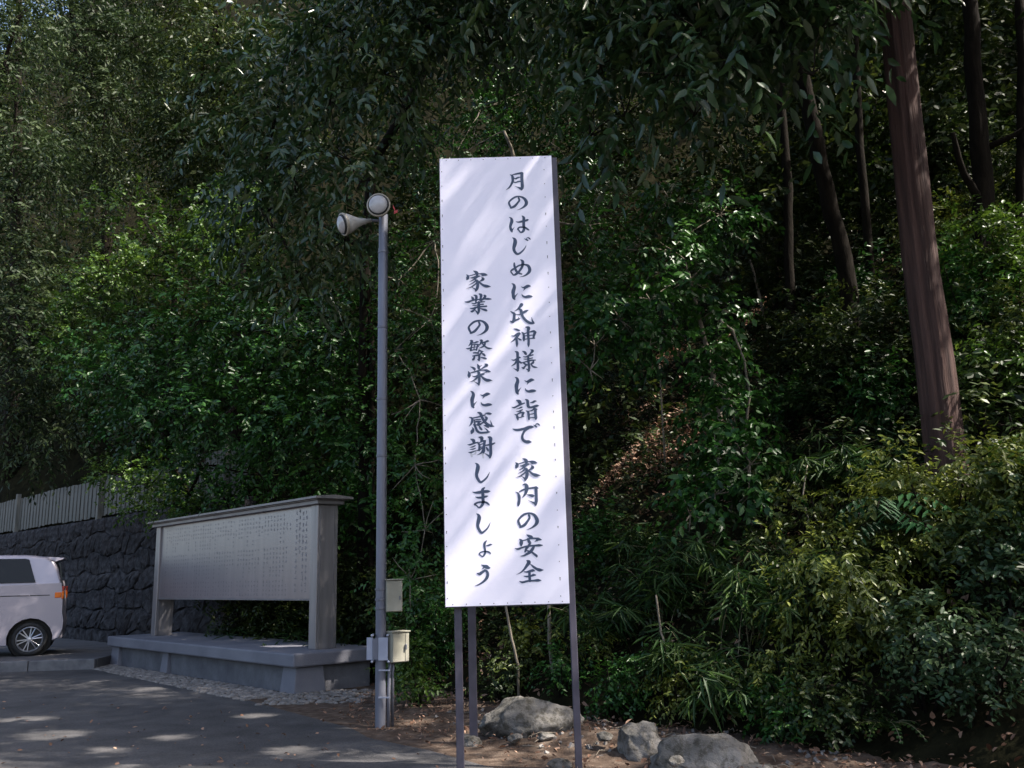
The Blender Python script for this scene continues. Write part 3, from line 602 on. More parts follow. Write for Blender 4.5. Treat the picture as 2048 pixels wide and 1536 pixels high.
# ------------------------------------------------------------------ the tall white sign
sign = thing('tall_sign', 'tall narrow white sign painted with two columns of dark brush lettering', 'sign', (-.0758, 6.40, 0), (0, 0, 0))
SW, ST, SB = .858, 4.424, 1.080
tilt = bpy.data.objects.new('sign_face', None)
lean = Matrix.Rotation(-.005, 4, 'Y')
def sgn(mb, name, mat, parent=sign, **k):
    mb.v = [tuple(Matrix.Rotation(-.005, 3, 'Y') @ (Vector(p) - Vector((0, 0, (ST + SB) / 2))) + Vector((0, 0, (ST + SB) / 2))) for p in mb.v]
    return mb.build(name, mat, parent, **k)
panel = sgn(MB().box2((-SW / 2, 0, SB), (SW / 2, .012, ST)), 'panel', M['sign_white'])
for x0, x1, z0, z1 in ((-SW / 2 - .006, -SW / 2 + .04, SB - .008, ST + .004), (SW / 2 - .045, SW / 2 - .006, SB - .008, ST + .004), (-SW / 2 + .0405, SW / 2 - .0455, SB - .008, SB + .04), (-SW / 2 + .0405, SW / 2 - .0455, ST - .04, ST + .004), (-SW / 2 + .0405, SW / 2 - .0455, 2.73, 2.77)):
    sgn(MB().box2((x0, .013, z0), (x1, .055, z1)), 'frame_batten', M['sign_dark'])
def stroke(mb, data, y):
    pts = np.array(data, float).reshape(-1, 3)
    P = [pts[0]] + [p for p in pts] + [pts[-1]]
    out = []
    for i in range(1, len(P) - 2):
        a, b, c, d = P[i - 1], P[i], P[i + 1], P[i + 2]
        for t in (0, .2, .4, .6, .8):
            out.append(.5 * (2 * b + (c - a) * t + (2 * a - 5 * b + 4 * c - d) * t * t + (3 * b - a - 3 * c + d) * t ** 3))
    out.append(P[-2])
    out = np.array(out)
    k = len(mb.v)
    vs, fs = [], []
    n = len(out)
    for i in range(n):
        t = out[min(i + 1, n - 1), :2] - out[max(i - 1, 0), :2]
        t = t / (np.hypot(*t) + 1e-9)
        w = max(out[i, 2], .8) * .5
        for sg in (-1, 1):
            u, v = out[i, 0] - sg * t[1] * w, out[i, 1] + sg * t[0] * w
            vs.append((-SW / 2 + u / 1000, y, ST - v / 1000))
    for i in range(n - 1):
        fs.append((2 * i, 2 * i + 1, 2 * i + 3, 2 * i + 2))
    for e, s in ((0, -1), (n - 1, 1)):                      # rounded ends
        t = out[min(e + 1, n - 1), :2] - out[max(e - 1, 0), :2]
        t = t / (np.hypot(*t) + 1e-9) * s
        w = max(out[e, 2], .8) * .5
        base = len(vs)
        for a in (-60, -20, 20, 60):
            ca, sa = math.cos(rad(a)), math.sin(rad(a))
            u = out[e, 0] + w * (t[0] * ca - t[1] * sa * 1.0); v = out[e, 1] + w * (t[1] * ca + t[0] * sa)
            vs.append((-SW / 2 + u / 1000, y, ST - v / 1000))
        if s > 0: fs.append((2 * e, base, base + 1, base + 2, base + 3, 2 * e + 1))
        else: fs.append((2 * e + 1, base, base + 1, base + 2, base + 3, 2 * e))
    mb.add(vs, fs)
for g in GLYPHS:
    mb = MB()
    for i, s in enumerate(g):
        stroke(mb, s, -.0012 - i * .00012)
    sgn(mb, 'character', M['ink'], panel)
for i, s in enumerate(FADED):
    mb = MB(); stroke(mb, s, -.0008 - i * .0001)
    sgn(mb, 'worn_brush_stroke', M['ink_faded'], panel)
mb = MB(); r = random.Random(2)
nm = Matrix.Rotation(rad(90), 3, 'X')
for z in np.arange(SB + .05, ST - .02, .118):
    for x in (-SW / 2 + .014, SW / 2 - .060):
        zz = z + r.uniform(-.008, .008)
        mb.lathe([(.0036, .0008), (.0028, .002), (.0001, .0024)], 8, nm)
        for q in range(24): 
            p = mb.v[-24 + q]; mb.v[-24 + q] = (p[0] + x + r.uniform(-.0003, .0003), p[1], p[2] + zz)
        if r.random() < .6:
            l = r.uniform(.006, .02)
            mb.add([(x - .0018, -.0006, zz - l), (x + .0018, -.0006, zz - l), (x + .002, -.0006, zz), (x - .002, -.0006, zz)], [(0, 1, 2, 3)])
for x in np.linspace(-SW / 2 + .05, SW / 2 - .05, 9):
    for z in (SB + .014, ST - .016):
        mb.lathe([(.0036, .0008), (.0028, .002), (.0001, .0024)], 8, nm)
        for q in range(24):
            p = mb.v[-24 + q]; mb.v[-24 + q] = (p[0] + x, p[1], p[2] + z)
tag(sgn(mb, 'nails', M['nail'], panel), kind='stuff')
# square steel legs: the right one shows past the panel edge, the rear pair props it
sgn(MB().box2((-SW / 2 + .055, .056, -.05), (-SW / 2 + .107, .108, ST - .02)), 'leg', M['sign_dark'], bevel=.004)
sgn(MB().box2((SW / 2 - .004, .012, -.05), (SW / 2 + .042, .064, ST - .01)), 'leg', M['sign_dark'], bevel=.004)
MB().box2((-SW / 2 + .105, 1.05, -.05), (-SW / 2 + .168, 1.113, 2.9)).build('rear_prop', M['sign_dark'], sign, bevel=.004)
MB().tube([(-SW / 2 + .08, .10, 2.75), (-SW / 2 + .13, 1.06, 2.75)], .02, 4).build('prop_brace', M['sign_dark'], sign)
for z in (1.5, 2.55):
    sgn(MB().box2((-SW / 2 + .05, .109, z), (SW / 2 + .04, .14, z + .05)), 'cross_bar', M['sign_dark'])

# ------------------------------------------------------------------ lamp pole with cabinets
PX, PY = -1.232, 8.36
pole = thing('lamp_pole', 'slim grey steel pole with two bell shaped floodlights and meter boxes, beside the white sign', 'lamp post', (PX, PY, 0))
PR = .047
MB().tube([(0, 0, -.05), (0, 0, 2.3), (0, 0, 4.45)], [PR, PR, PR], 20, False).build('pole_shaft', M['galv'], pole, smooth=True)
MB().tube([(0, 0, 4.4505), (0, 0, 4.80)], [PR * .93, PR * .93], 20).build('pole_top', M['galv'], pole, smooth=False)
def zpx(py): return at(762, py, PY).z
for py in (505, 655, 798, 912):
    MB().lathe([(PR + .001, -.012), (PR + .006, -.01), (PR + .006, .01), (PR + .001, .012)], 18, None).build('band', M['clamp'], pole).location = (0, 0, zpx(py))
def floodlight(loc, direction, s):
    q = Vector(direction).normalized().to_track_quat('Z', 'Y').to_matrix()
    e = bpy.data.objects.new('floodlight', None); put(e, pole); e.location = loc
    L = MB().lathe([(.0, -.005), (.022, 0), (.024, .055), (.03, .06), (.034, .10), (.05, .15), (.085, .22), (.104, .262), (.108, .30), (.1, .302), (.095, .285)], 28, q)
    L.v = [tuple(Vector(p) * s) for p in L.v]
    L.build('lamp_housing', M['lamp_body'], e, smooth=True)
    R_ = MB().lathe([(.108, .29), (.117, .292), (.119, .305), (.117, .318), (.104, .32), (.102, .31)], 32, q)
    R_.v = [tuple(Vector(p) * s) for p in R_.v]
    R_.build('lamp_ring', M['rim_ring'], e, smooth=True)
    G = MB().lathe([(.1015, .311), (.094, .335), (.075, .352), (.045, .362), (.02, .366), (.0, .367)], 28, q)
    G.v = [tuple(Vector(p) * s) for p in G.v]
    G.build('lamp_glass', M['lens'], e, smooth=True)
    B = MB().lathe([(.1012, .318), (.1, .33), (.092, .338), (.094, .328)], 28, q)
    B.v = [tuple(Vector(p) * s) for p in B.v]
    B.build('lens_seal', M['black_trim'], e, smooth=True)
    return e
pt = at(757, 405, PY - .20)
floodlight((pt.x - PX + .01, .10, pt.z + .00), (-.03, -1, -.09), .98)
MB().box2((-.02, -.02, 4.80), (.02, .12, 4.845)).build('lamp_arm', M['clamp'], pole)
MB().tube([(-.03, 0, 4.74), (-.14, -.02, 4.735)], .016, 8).build('lamp_arm', M['clamp'], pole)
floodlight((-.12, -.02, 4.735), (-.80, -.46, -.30), .95)
# cabinets: pixel extents turned into real sizes at the pole's distance
def px_box(x0, x1, y0, y1, dy0, dy1, name, m, parent, **k):
    a, b = at(x0, y1, PY), at(x1, y0, PY)
    return MB().box2((a.x - PX, dy0, a.z), (b.x - PX, dy1, b.z)).build(name, m, parent, **k)
rot15 = rad(-32)
def cabinet(x0, x1, y0, y1, depth, turn):
    a, b = at(x0, y1, PY), at(x1, y0, PY)
    e = bpy.data.objects.new('meter_box', None); put(e, pole)
    e.location = ((a.x + b.x) / 2 - PX, .03, a.z); e.rotation_euler = (0, 0, turn)
    w, h = (b.x - a.x), b.z - a.z
    w = w * .92
    MB().box2((-w / 2, -depth / 2, 0), (w / 2, depth / 2, h)).build('box_body', M['box'], e, bevel=.006)
    MB().box2((-w / 2 + .005, -depth / 2 - .0125, .006), (w / 2 - .005, -depth / 2 - .001, h - .006)).build('box_door', M['box'], e, bevel=.004)
    MB().box2((-w / 2 - .008, -depth / 2 - .02, h + .0005), (w / 2 + .008, depth / 2 + .004, h + .012)).build('box_lid', M['box'], e, bevel=.003)
    return e, w, h, depth
e, w, h, d = cabinet(768, 804, 1160, 1224, .12, rad(14))
MB().box2((w / 2 - .03, -d / 2 - .02, h * .38), (w / 2 - .02, -d / 2 - .013, h * .5)).build('latch', M['clamp'], e)
e, w, h, d = cabinet(772, 814, 1264, 1325, .13, rad(35))
MB().box2((w / 2 - .045, -d / 2 - .0145, .012), (w / 2 - .041, -d / 2 - .0128, h - .012)).build('door_seam', M['box_dark'], e)
MB().box2((w / 2 - .05, -d / 2 - .03, h * .42), (w / 2 - .034, -d / 2 - .0148, h * .6)).build('latch', M['clamp'], e, bevel=.003)
px_box(735, 747.5, 1274, 1319, -.055, -.045, 'bracket_plate', M['plate'], pole, bevel=.003)
px_box(758.5, 778, 1274, 1320, -.066, -.056, 'bracket_plate', M['plate'], pole, bevel=.003)
px_box(747.5, 758.4, 1276, 1318, -.0625, -.0515, 'bracket_plate', M['galv'], pole)
for py in (1270, 1322):
    for px in (746, 779 if py > 1300 else 777):
        q = at(px, py, PY)
        MB().lathe([(.0, .075), (.010, .073), (.012, .06), (.012, -.02)], 12, Matrix.Rotation(rad(90), 3, 'X')).build('bolt', M['plate'], pole, smooth=True).location = (q.x - PX, 0, q.z)
for py in (1178, 1199, 1216):
    z = zpx(py)
    MB().lathe([(PR + .001, -.011), (PR + .007, -.009), (PR + .007, .009), (PR + .001, .011)], 18).add([(PR, -.01, -.012), (PR + .07, -.01, -.012), (PR + .07, .012, -.012), (PR, .012, -.012), (PR, -.01, .012), (PR + .07, -.01, .012), (PR + .07, .012, .012), (PR, .012, .012)], [(3, 2, 1, 0), (4, 5, 6, 7), (0, 1, 5, 4), (1, 2, 6, 5), (2, 3, 7, 6), (3, 0, 4, 7)]).build('band', M['clamp'], pole).location = (0, 0, z)
MB().tube([(.071, .01, -.05), (.071, .01, .30), (.078, .01, .48), (.10, .03, .60)], .017, 10).build('conduit', M['galv'], pole, smooth=True)
MB().tube([(.105, .03, -.05), (.105, .03, .45), (.115, .03, .6)], .013, 10).build('conduit', M['clamp'], pole, smooth=True)
for z in (.25, .48):
    MB().box2((-.01, -.058, z), (.09, -.046, z + .012)).build('conduit_strap', M['plate'], pole)
# ------------------------------------------------------------------ parked car, left edge
hd = Vector((-.915, -.403, 0)).normalized(); cl = Vector((-hd.y, hd.x, 0))       # heading, and its left side (towards us)
corner = at(122, 1240, 15.75)
croot = Vector((corner.x, corner.y, .155)) - cl * .72
car = thing('parked_car', 'small silver hatchback van parked by the stone wall, only its rear in view', 'car', croot, (0, 0, math.atan2(hd.y, hd.x)))
def arc(cx, cz, r, a0, a1, n=10):
    return [(cx + r * math.cos(rad(a0 + (a1 - a0) * i / n)), cz + r * math.sin(rad(a0 + (a1 - a0) * i / n))) for i in range(n + 1)]
low = [(.12, .24), (.02, .29), (-.03, .42), (-.035, .56), (-.01, .68), (.0, .95), (.035, 1.185), (2.42, 1.12), (3.15, .97), (3.34, .78), (3.39, .45), (3.35, .24), (3.30, .21)] \
    + arc(2.95, .27, .345, -12, 192) + [(2.55, .19), (.87, .19)] + arc(.455, .27, .345, -14, 190)
HW = .7375
def extrude(outline, h0, h1, name, m, parent, bevel=.0, seg=3):
    """side outline (x, z) extruded across the car; h0 and h1 give the half width at each point"""
    bm = bmesh.new()
    a = [bm.verts.new((x, h0(z), z)) for x, z in outline]
    b = [bm.verts.new((x, -h0(z), z)) for x, z in outline]
    n = len(outline)
    fa = bm.faces.new(a); fb = bm.faces.new(b[::-1])
    for i in range(n):
        bm.faces.new((a[i], b[i], b[(i + 1) % n], a[(i + 1) % n]))
    bmesh.ops.recalc_face_normals(bm, faces=bm.faces)
    me = bpy.data.meshes.new(name)
    bm.to_mesh(me); bm.free()
    me.materials.append(m)
    o = put(bpy.data.objects.new(name, me), parent)
    if bevel:
        bv = o.modifiers.new('bevel', 'BEVEL'); bv.width = bevel; bv.segments = seg; bv.limit_method = 'ANGLE'; bv.angle_limit = rad(40)
        me.shade_smooth()
        wn2 = o.modifiers.new('normals', 'WEIGHTED_NORMAL'); wn2.keep_sharp = True
    return o
hw_low = lambda z: HW - .03 * max(0, (.55 - z)) - .02 * max(0, z - .9)
hw_top = lambda z: .729 - .20 * max(0.0, z - 1.19)
body = extrude(low, hw_low, None, 'body', M['car_paint'], car, .045)
top = [(.034, 1.10), (.036, 1.187), (.095, 1.40), (.18, 1.555), (.30, 1.63), (.62, 1.665), (1.5, 1.67), (1.85, 1.62), (2.55, 1.10)]
cabin = extrude(top, hw_top, None, 'cabin', M['car_paint'], car, .05)
def side_poly(pts, off, name, m, parent, hw):
    for sd in (1, -1):
        mb = MB()
        vs = [(x, sd * (hw(z) + off), z) for x, z in pts] + [(x, sd * (hw(z) + off - .006), z) for x, z in pts]
        n = len(pts)
        mb.add(vs, [tuple(range(n)), tuple(range(2 * n - 1, n - 1, -1))] + [(i, n + i, n + (i + 1) % n, (i + 1) % n) for i in range(n)])
        o = mb.build(name, m, parent)
    return o
side_poly([(.43, 1.205), (.445, 1.24), (.56, 1.585), (.62, 1.60), (1.20, 1.60), (1.22, 1.20)], .007, 'side_window', M['car_glass'], car, hw_top)
side_poly([(1.28, 1.20), (1.27, 1.60), (1.62, 1.59), (1.78, 1.55), (2.28, 1.17)], .007, 'side_window', M['car_glass'], car, hw_top)
mbw = MB().add([(.052, -.52, 1.24), (.052, .52, 1.24), (.098, .50, 1.53), (.098, -.50, 1.53), (.075, -.52, 1.24), (.075, .52, 1.24), (.12, .50, 1.53), (.12, -.50, 1.53)], [(0, 1, 2, 3), (7, 6, 5, 4), (0, 4, 5, 1), (1, 5, 6, 2), (2, 6, 7, 3), (3, 7, 4, 0)])
for i, p in enumerate(mbw.v): mbw.v[i] = (p[0] - .016, p[1], p[2])
mbw.build('rear_window', M['car_glass'], car)
MB().add([(2.50, -.55, 1.17), (2.50, .55, 1.17), (1.93, .50, 1.58), (1.93, -.50, 1.58), (2.52, -.55, 1.18), (2.52, .55, 1.18), (1.95, .50, 1.59), (1.95, -.50, 1.59)], [(3, 2, 1, 0), (4, 5, 6, 7), (0, 1, 5, 4), (1, 2, 6, 5), (2, 3, 7, 6), (3, 0, 4, 7)]).build('windscreen', M['car_glass'], car)
for z, x1 in ((.985, 1.45),):
    side_poly([(.20, z - .007), (x1, z - .007), (x1, z + .007), (.20, z + .007)], .002, 'slide_rail', M['black_trim'], car, hw_low)
side_poly([(1.232, .30), (1.240, .30), (1.240, 1.17), (1.232, 1.17)], .0015, 'door_gap', M['black_trim'], car, hw_low)
side_poly([(.50, .98), (.52, .99), (.64, .99), (.68, 1.005), (.64, 1.028), (.54, 1.028), (.50, 1.01)], .018, 'door_handle', M['car_paint'], car, hw_low)
flap = side_poly([(.325 + .075 * math.cos(rad(t)), .84 + .075 * math.sin(rad(t))) for t in range(0, 360, 20)], .0035, 'fuel_flap', M['car_paint'], car, hw_low)
for sd in (1, -1):
    mb = MB()
    mb.box2((-.016, sd * .52, .915), (.022, sd * .742, 1.05))
    mb.box2((.0225, sd * .700, .935), (.125, sd * .745, 1.03))
    mb.build('tail_light', M['orange_lens'], car, bevel=.012)
    MB().box2((-.018, sd * .54, 1.052), (.03, sd * .728, 1.13)).build('brake_light', M['red_lens'], car, bevel=.01)
    MB().box2((3.2, sd * .46, .70), (3.36, sd * .70, .84)).build('headlight', M['lens'], car, bevel=.03)
mb = MB().add([(.32, -.57, 1.632), (.32, .57, 1.632), (.02, .54, 1.612), (.02, -.54, 1.612), (.16, -.57, 1.545), (.16, .57, 1.545), (.03, .54, 1.592), (.03, -.54, 1.592)],
              [(0, 1, 2, 3), (7, 6, 5, 4), (4, 5, 1, 0), (5, 6, 2, 1), (6, 7, 3, 2), (7, 4, 0, 3)])
mb.build('spoiler', M['car_paint'], car, bevel=.006)
MB().box2((-.03, -.66, .26), (.05, .66, .50)).build('rear_bumper', M['car_paint'], car, bevel=.03)
MB().box2((-.012, -.17, .62), (.004, .17, .79)).build('number_plate', M['plate'], car)
wrot = Matrix.Rotation(rad(-90), 3, 'X')
for x in (.455, 2.95):
    for sd in (1, -1):
        wh = bpy.data.objects.new('wheel', None); put(wh, car); wh.location = (x, sd * .655, .272); wh.rotation_euler = (0, 0, 0 if sd > 0 else math.pi)
        MB().lathe([(.19, -.08), (.25, -.08), (.27, -.06), (.272, 0), (.27, .05), (.252, .072), (.215, .072), (.205, .06), (.205, -.02)], 36, wrot).build('tyre', M['tyre'], wh, smooth=True)
        mb = MB().lathe([(.205, .03), (.207, .058), (.196, .064), (.186, .05), (.182, .0)], 36, wrot)
        for k in range(12):
            t = 2 * math.pi * k / 12 + (.10 if k % 2 else -.10)
            a = Vector((math.cos(t) * .04, .052, math.sin(t) * .04)); b = Vector((math.cos(t) * .19, .05, math.sin(t) * .19))
            mb.tube([a, b], [.011, .009], 5)
        mb.lathe([(.0, .066), (.03, .064), (.045, .05), (.045, .0)], 16, wrot)
        mb.build('rim', M['alloy'], wh, smooth=False)
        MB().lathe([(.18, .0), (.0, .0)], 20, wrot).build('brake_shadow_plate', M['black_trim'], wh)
        MB().lathe([(.33, .05), (.33, -.12), (.0, -.12)], 24, wrot).build('wheel_well', M['black_trim'], wh)

# ------------------------------------------------------------------ boulders and small stones
def boulder(name, label, px, py, y, size, seed, group=None, rotz=0.0, planes=9, zoff=0.0):
    bm = bmesh.new()
    bmesh.ops.create_icosphere(bm, subdivisions=5, radius=1)
    r = random.Random(seed)
    pl = []
    for k in range(planes):
        v = Vector((r.gauss(0, 1), r.gauss(0, 1), r.gauss(.15, .8))).normalized()
        pl.append((v, r.uniform(.62, .86)))
    for v in bm.verts:
        p = v.co.copy()
        for nrm, dd in pl:
            e = p.dot(nrm) - dd
            if e > 0: p -= nrm * e * .92
        p *= 1 + .14 * noise.noise(p * 1.7 + Vector((seed, 0, 0))) + .07 * noise.noise(p * 4.3 + Vector((seed, 3, 0))) + .03 * noise.noise(p * 11) + .012 * noise.noise(p * 27)
        v.co = Vector((p.x * size[0], p.y * size[1], p.z * size[2]))
    me = bpy.data.meshes.new(name); bm.to_mesh(me); bm.free()
    me.materials.append(M['boulder']); me.shade_smooth()
    q = at(px, py, y)
    o = put(bpy.data.objects.new(name, me)); o.location = (q.x, q.y, q.z + zoff); o.rotation_euler = (0, 0, rotz)
    return tag(o, label, 'boulder' if size[0] > .12 else 'stone', group)
boulder('boulder', 'big rounded grey boulder between the two front legs of the sign', 1062, 1446, 7.75, (.43, .30, .225), 14, 'boulders below the slope', .15, 7)
boulder('boulder', 'upright pointed grey boulder, left of a longer flat one, right of the sign', 1283, 1494, 6.8, (.18, .18, .20), 5, 'boulders below the slope', .4, 8)
boulder('boulder', 'long flat grey boulder at the bottom edge, right of the pointed one', 1412, 1546, 6.35, (.43, .28, .235), 23, 'boulders below the slope', -.12, 9)
boulder('boulder', 'wedge of grey rock slumped against the right end of the long flat boulder', 1505, 1562, 6.2, (.15, .18, .15), 31, 'boulders below the slope', .6, 7)
for k, (px, py, y, s, lb) in enumerate(((1093, 1474, 7.35, .055, 'small pale stone in the earth in front of the big rounded boulder'),
                                         (1030, 1476, 7.3, .05, 'small stone at the foot of the big rounded boulder, left of a paler one'),
                                         (1352, 1522, 6.0, .05, 'small stone in brown litter before the long flat boulder'),
                                         (938, 1486, 7.45, .09, 'flat concrete stone at the foot of the rear sign leg'),
                                         (1208, 1473, 7.0, .05, 'small stone standing alone between sign leg and pointed boulder'),
                                         (1118, 1532, 6.5, .07, 'grey stone in the earth close to the right sign leg'))):
    boulder('stone', lb, px, py, y, (s * 1.3, s, s * .7), 40 + k, 'small stones', k * .7, 6)

# ------------------------------------------------------------------ foliage machinery
def unit(v):
    return v / (np.linalg.norm(v, axis=-1, keepdims=True) + 1e-9)

def foliage(rng, P, Dv, n, L, W, droop=.35, spread=.9, sprig=.38, tris=4, fold=.12, tint=None, up=.75):
    """sprigs of n leaves at P (N,3) growing along Dv; returns verts, faces, rnd and leaf frames"""
    N = len(P)
    t = (np.arange(n) + .6) / n
    SL = L * n * sprig * rng.uniform(.75, 1.2, (N, 1, 1))
    base = P[:, None, :] + Dv[:, None, :] * SL * t[None, :, None]
    base[..., 2] -= droop * .5 * SL[..., 0] * t[None, :] ** 2
    rv = unit(rng.normal(size=(N, 1, 3)))
    S = unit(np.cross(np.broadcast_to(Dv[:, None, :], (N, n, 3)), np.array([0, 0, 1.]) + .5 * rv))
    sgn_ = np.where(np.arange(n) % 2 == 0, 1, -1)[None, :, None]
    ld = unit(.55 * Dv[:, None, :] + spread * S * sgn_ + .32 * rng.normal(size=(N, n, 3)) + np.array([0, 0, -droop]))
    nm = np.array([0, 0, up]) + .45 * rng.normal(size=(N, n, 3)) + .45 * Dv[:, None, :]
    nm = unit(nm - (nm * ld).sum(-1, keepdims=True) * ld)
    wv = np.cross(ld, nm)
    Ls = L * rng.uniform(.5, 1.25, (N, n, 1)) * rng.uniform(.8, 1.15, (N, 1, 1)); Ws = W * rng.uniform(.75, 1.15, (N, n, 1))
    base = base.reshape(-1, 3); ld = ld.reshape(-1, 3); nm = nm.reshape(-1, 3); wv = wv.reshape(-1, 3); Ls = Ls.reshape(-1, 1); Ws = Ws.reshape(-1, 1)
    if tint is None: tint = rng.random(N)
    rnd = np.clip(.62 * np.repeat(tint, n) + .38 * rng.random(N * n), 0, 1)
    return dict(base=base, ld=ld, nm=nm, wv=wv, L=Ls, W=Ws, rnd=rnd, tris=tris, fold=fold)

def leaf_verts(F):
    b, ld, nm, wv, L, W = (F[k] for k in ('base', 'ld', 'nm', 'wv', 'L', 'W'))
    fo = F['fold']
    if F['tris'] == 4:
        tip = b + ld * L - nm * L * .10
        l1 = b + ld * L * .30 + wv * W * .46 + nm * W * fo
        l2 = b + ld * L * .68 + wv * W * .38 + nm * W * fo - nm * L * .03
        r1 = b + ld * L * .30 - wv * W * .46 + nm * W * fo
        r2 = b + ld * L * .68 - wv * W * .38 + nm * W * fo - nm * L * .03
        V = np.stack([b, l1, l2, tip, r2, r1], 1)
        k = np.arange(len(b))[:, None] * 6
        return V.reshape(-1, 3), np.concatenate([np.stack([k + 0, k + 5, k + 4, k + 3], -1).reshape(-1, 4), np.stack([k + 0, k + 3, k + 2, k + 1], -1).reshape(-1, 4)])
    tip = b + ld * L
    l = b + ld * L * .45 + wv * W * .5 + nm * W * fo
    r = b + ld * L * .45 - wv * W * .5 + nm * W * fo
    V = np.stack([b, l, tip, r], 1)
    k = np.arange(len(b))[:, None] * 4
    return V.reshape(-1, 3), np.stack([k, k + 3, k + 2, k + 1], -1).reshape(-1, 4)

# leaves are cut away towards the sun to light these spots (point, radius)
GAPS = []
def sun_gap(p, r):
    GAPS.append((np.array(p), r))
def open_gaps(F):
    s = np.array(SUN_DIR)
    keep = np.ones(len(F['base']), bool)
    for p, r in GAPS:
        q = F['base'] - p
        t = q @ s
        dist = np.linalg.norm(q - t[:, None] * s, axis=1)
        keep &= ~((t > .9) & (dist < r))
    return take(F, keep)
TRI = [0]
def leaf_object(name, Fs, material, parent=None, origin=(0, 0, 0)):
    Vs, Qs, R, k = [], [], [], 0
    for F in Fs:
        F = open_gaps(F)
        V, Q = leaf_verts(F)
        Vs.append(V); Qs.append(Q + k); k += len(V)
        R.append(np.concatenate([F['rnd'], F['rnd']]) if F['tris'] == 4 else F['rnd'])
        TRI[0] += len(F['base']) * F['tris']
    V = np.concatenate(Vs) - np.array(origin)
    return put(bpy.data.objects.new(name, fast_mesh(name, V, [np.concatenate(Qs)], material, np.concatenate(R))), parent)

def take(F, mask):
    return {k: (v[mask] if isinstance(v, np.ndarray) else v) for k, v in F.items()}

def blob_sprigs(rng, blobs, density, shell=.45):
    """blobs: (x, y, z, r[, rz]); returns sprig bases and directions"""
    P, Dv, T = [], [], []
    for b in blobs:
        x, y, z, r = b[:4]
        rz = b[4] if len(b) > 4 else r * .8
        n = max(6, int(density * r * r * (1 + rz / r) * 2))
        d = unit(rng.normal(size=(n, 3)))
        rad_ = (rng.random(n) ** shell)
        p = d * rad_[:, None] * np.array([r, r, rz]) * (1 + .25 * rng.normal(size=(n, 1)))
        P.append(p + np.array([x, y, z]))
        Dv.append(unit(d + .5 * rng.normal(size=(n, 3)) + np.array([0, 0, .1])))
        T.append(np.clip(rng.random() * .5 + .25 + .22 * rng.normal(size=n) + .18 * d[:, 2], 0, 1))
    return np.concatenate(P), np.concatenate(Dv), np.concatenate(T)

leaf_meshes = {}
def single_leaf_mesh(material):
    """one leaf of unit length and unit width, x along it, z its face"""
    if material.name not in leaf_meshes:
        V = [(0, 0, 0), (.12, .22, .03), (.35, .48, .08), (.68, .36, .06), (1, 0, -.10), (.68, -.36, .06), (.35, -.48, .08), (.12, -.22, .03), (.35, 0, .0), (.68, 0, -.02)]
        fs = [(0, 8, 2, 1), (8, 9, 3, 2), (9, 4, 3), (0, 7, 6, 8), (8, 6, 5, 9), (9, 5, 4)]
        lst = []
        for k in range(5):
            me = bpy.data.meshes.new('leaf')
            me.from_pydata(V, [], fs)
            a = me.attributes.new('rnd', 'FLOAT', 'FACE')
            a.data.foreach_set('value', [.12 + .19 * k] * len(fs))
            me.materials.append(material); me.shade_smooth()
            lst.append(me)
        leaf_meshes[material.name] = lst
    return leaf_meshes[material.name]

def pick_leaves(F, material, parent, count):
    """the leaves that show largest become objects of their own; returns the rest"""
    c = F['base'] + F['ld'] * F['L'] * .5
    q = (c - np.array([0, 0, CAM_H])) @ np.array(CAM_ROT)
    dep = -q[:, 2]
    px = 1024 + F_PX * q[:, 0] / dep; py = 768 - F_PX * q[:, 1] / dep
    ok = (dep > .5) & (px > -20) & (px < 2068) & (py > -20) & (py < 1556)
    face = np.abs((F['nm'] * unit(c - np.array([0, 0, CAM_H]))).sum(-1))
    score = np.where(ok, F['L'][:, 0] * (.4 + face) / dep ** 2, -1)
    o = np.argsort(-score)[:count]
    o = o[score[o] > 0]
    ms = single_leaf_mesh(material)
    org = np.array(parent.location) if parent is not None else np.zeros(3)
    for i in o:
        e = bpy.data.objects.new('leaf', ms[min(4, int(F['rnd'][i] * 5))])
        put(e, parent)
        x, y, z = F['ld'][i] * F['L'][i], F['wv'][i] * -1 * F['W'][i], F['nm'][i] * F['W'][i]
        b = F['base'][i] - org
        e.matrix_local = Matrix(((x[0], y[0], z[0], b[0]), (x[1], y[1], z[1], b[1]), (x[2], y[2], z[2], b[2]), (0, 0, 0, 1)))
    mask = np.ones(len(F['base']), bool); mask[o] = False
    return take(F, mask)

def limb(mb, a, b, r0, r1, rng, n=6, sag=.0, wig=.06, sides=7):
    a = np.array(a, float); b = np.array(b, float)
    L = np.linalg.norm(b - a)
    pts, rr = [], []
    off = np.zeros(3)
    for i in range(n + 1):
        t = i / n
        if 0 < i < n: off = off + rng.normal(0, wig * L / n, 3)
        p = a + (b - a) * t + off * math.sin(math.pi * t) + np.array([0, 0, sag * L * math.sin(math.pi * t)])
        pts.append(p); rr.append(r0 + (r1 - r0) * t)
    mb.tube(pts, rr, sides)

def ground_at(x, y):
    return max(float(terrain(x, y)[0]), 0.0)

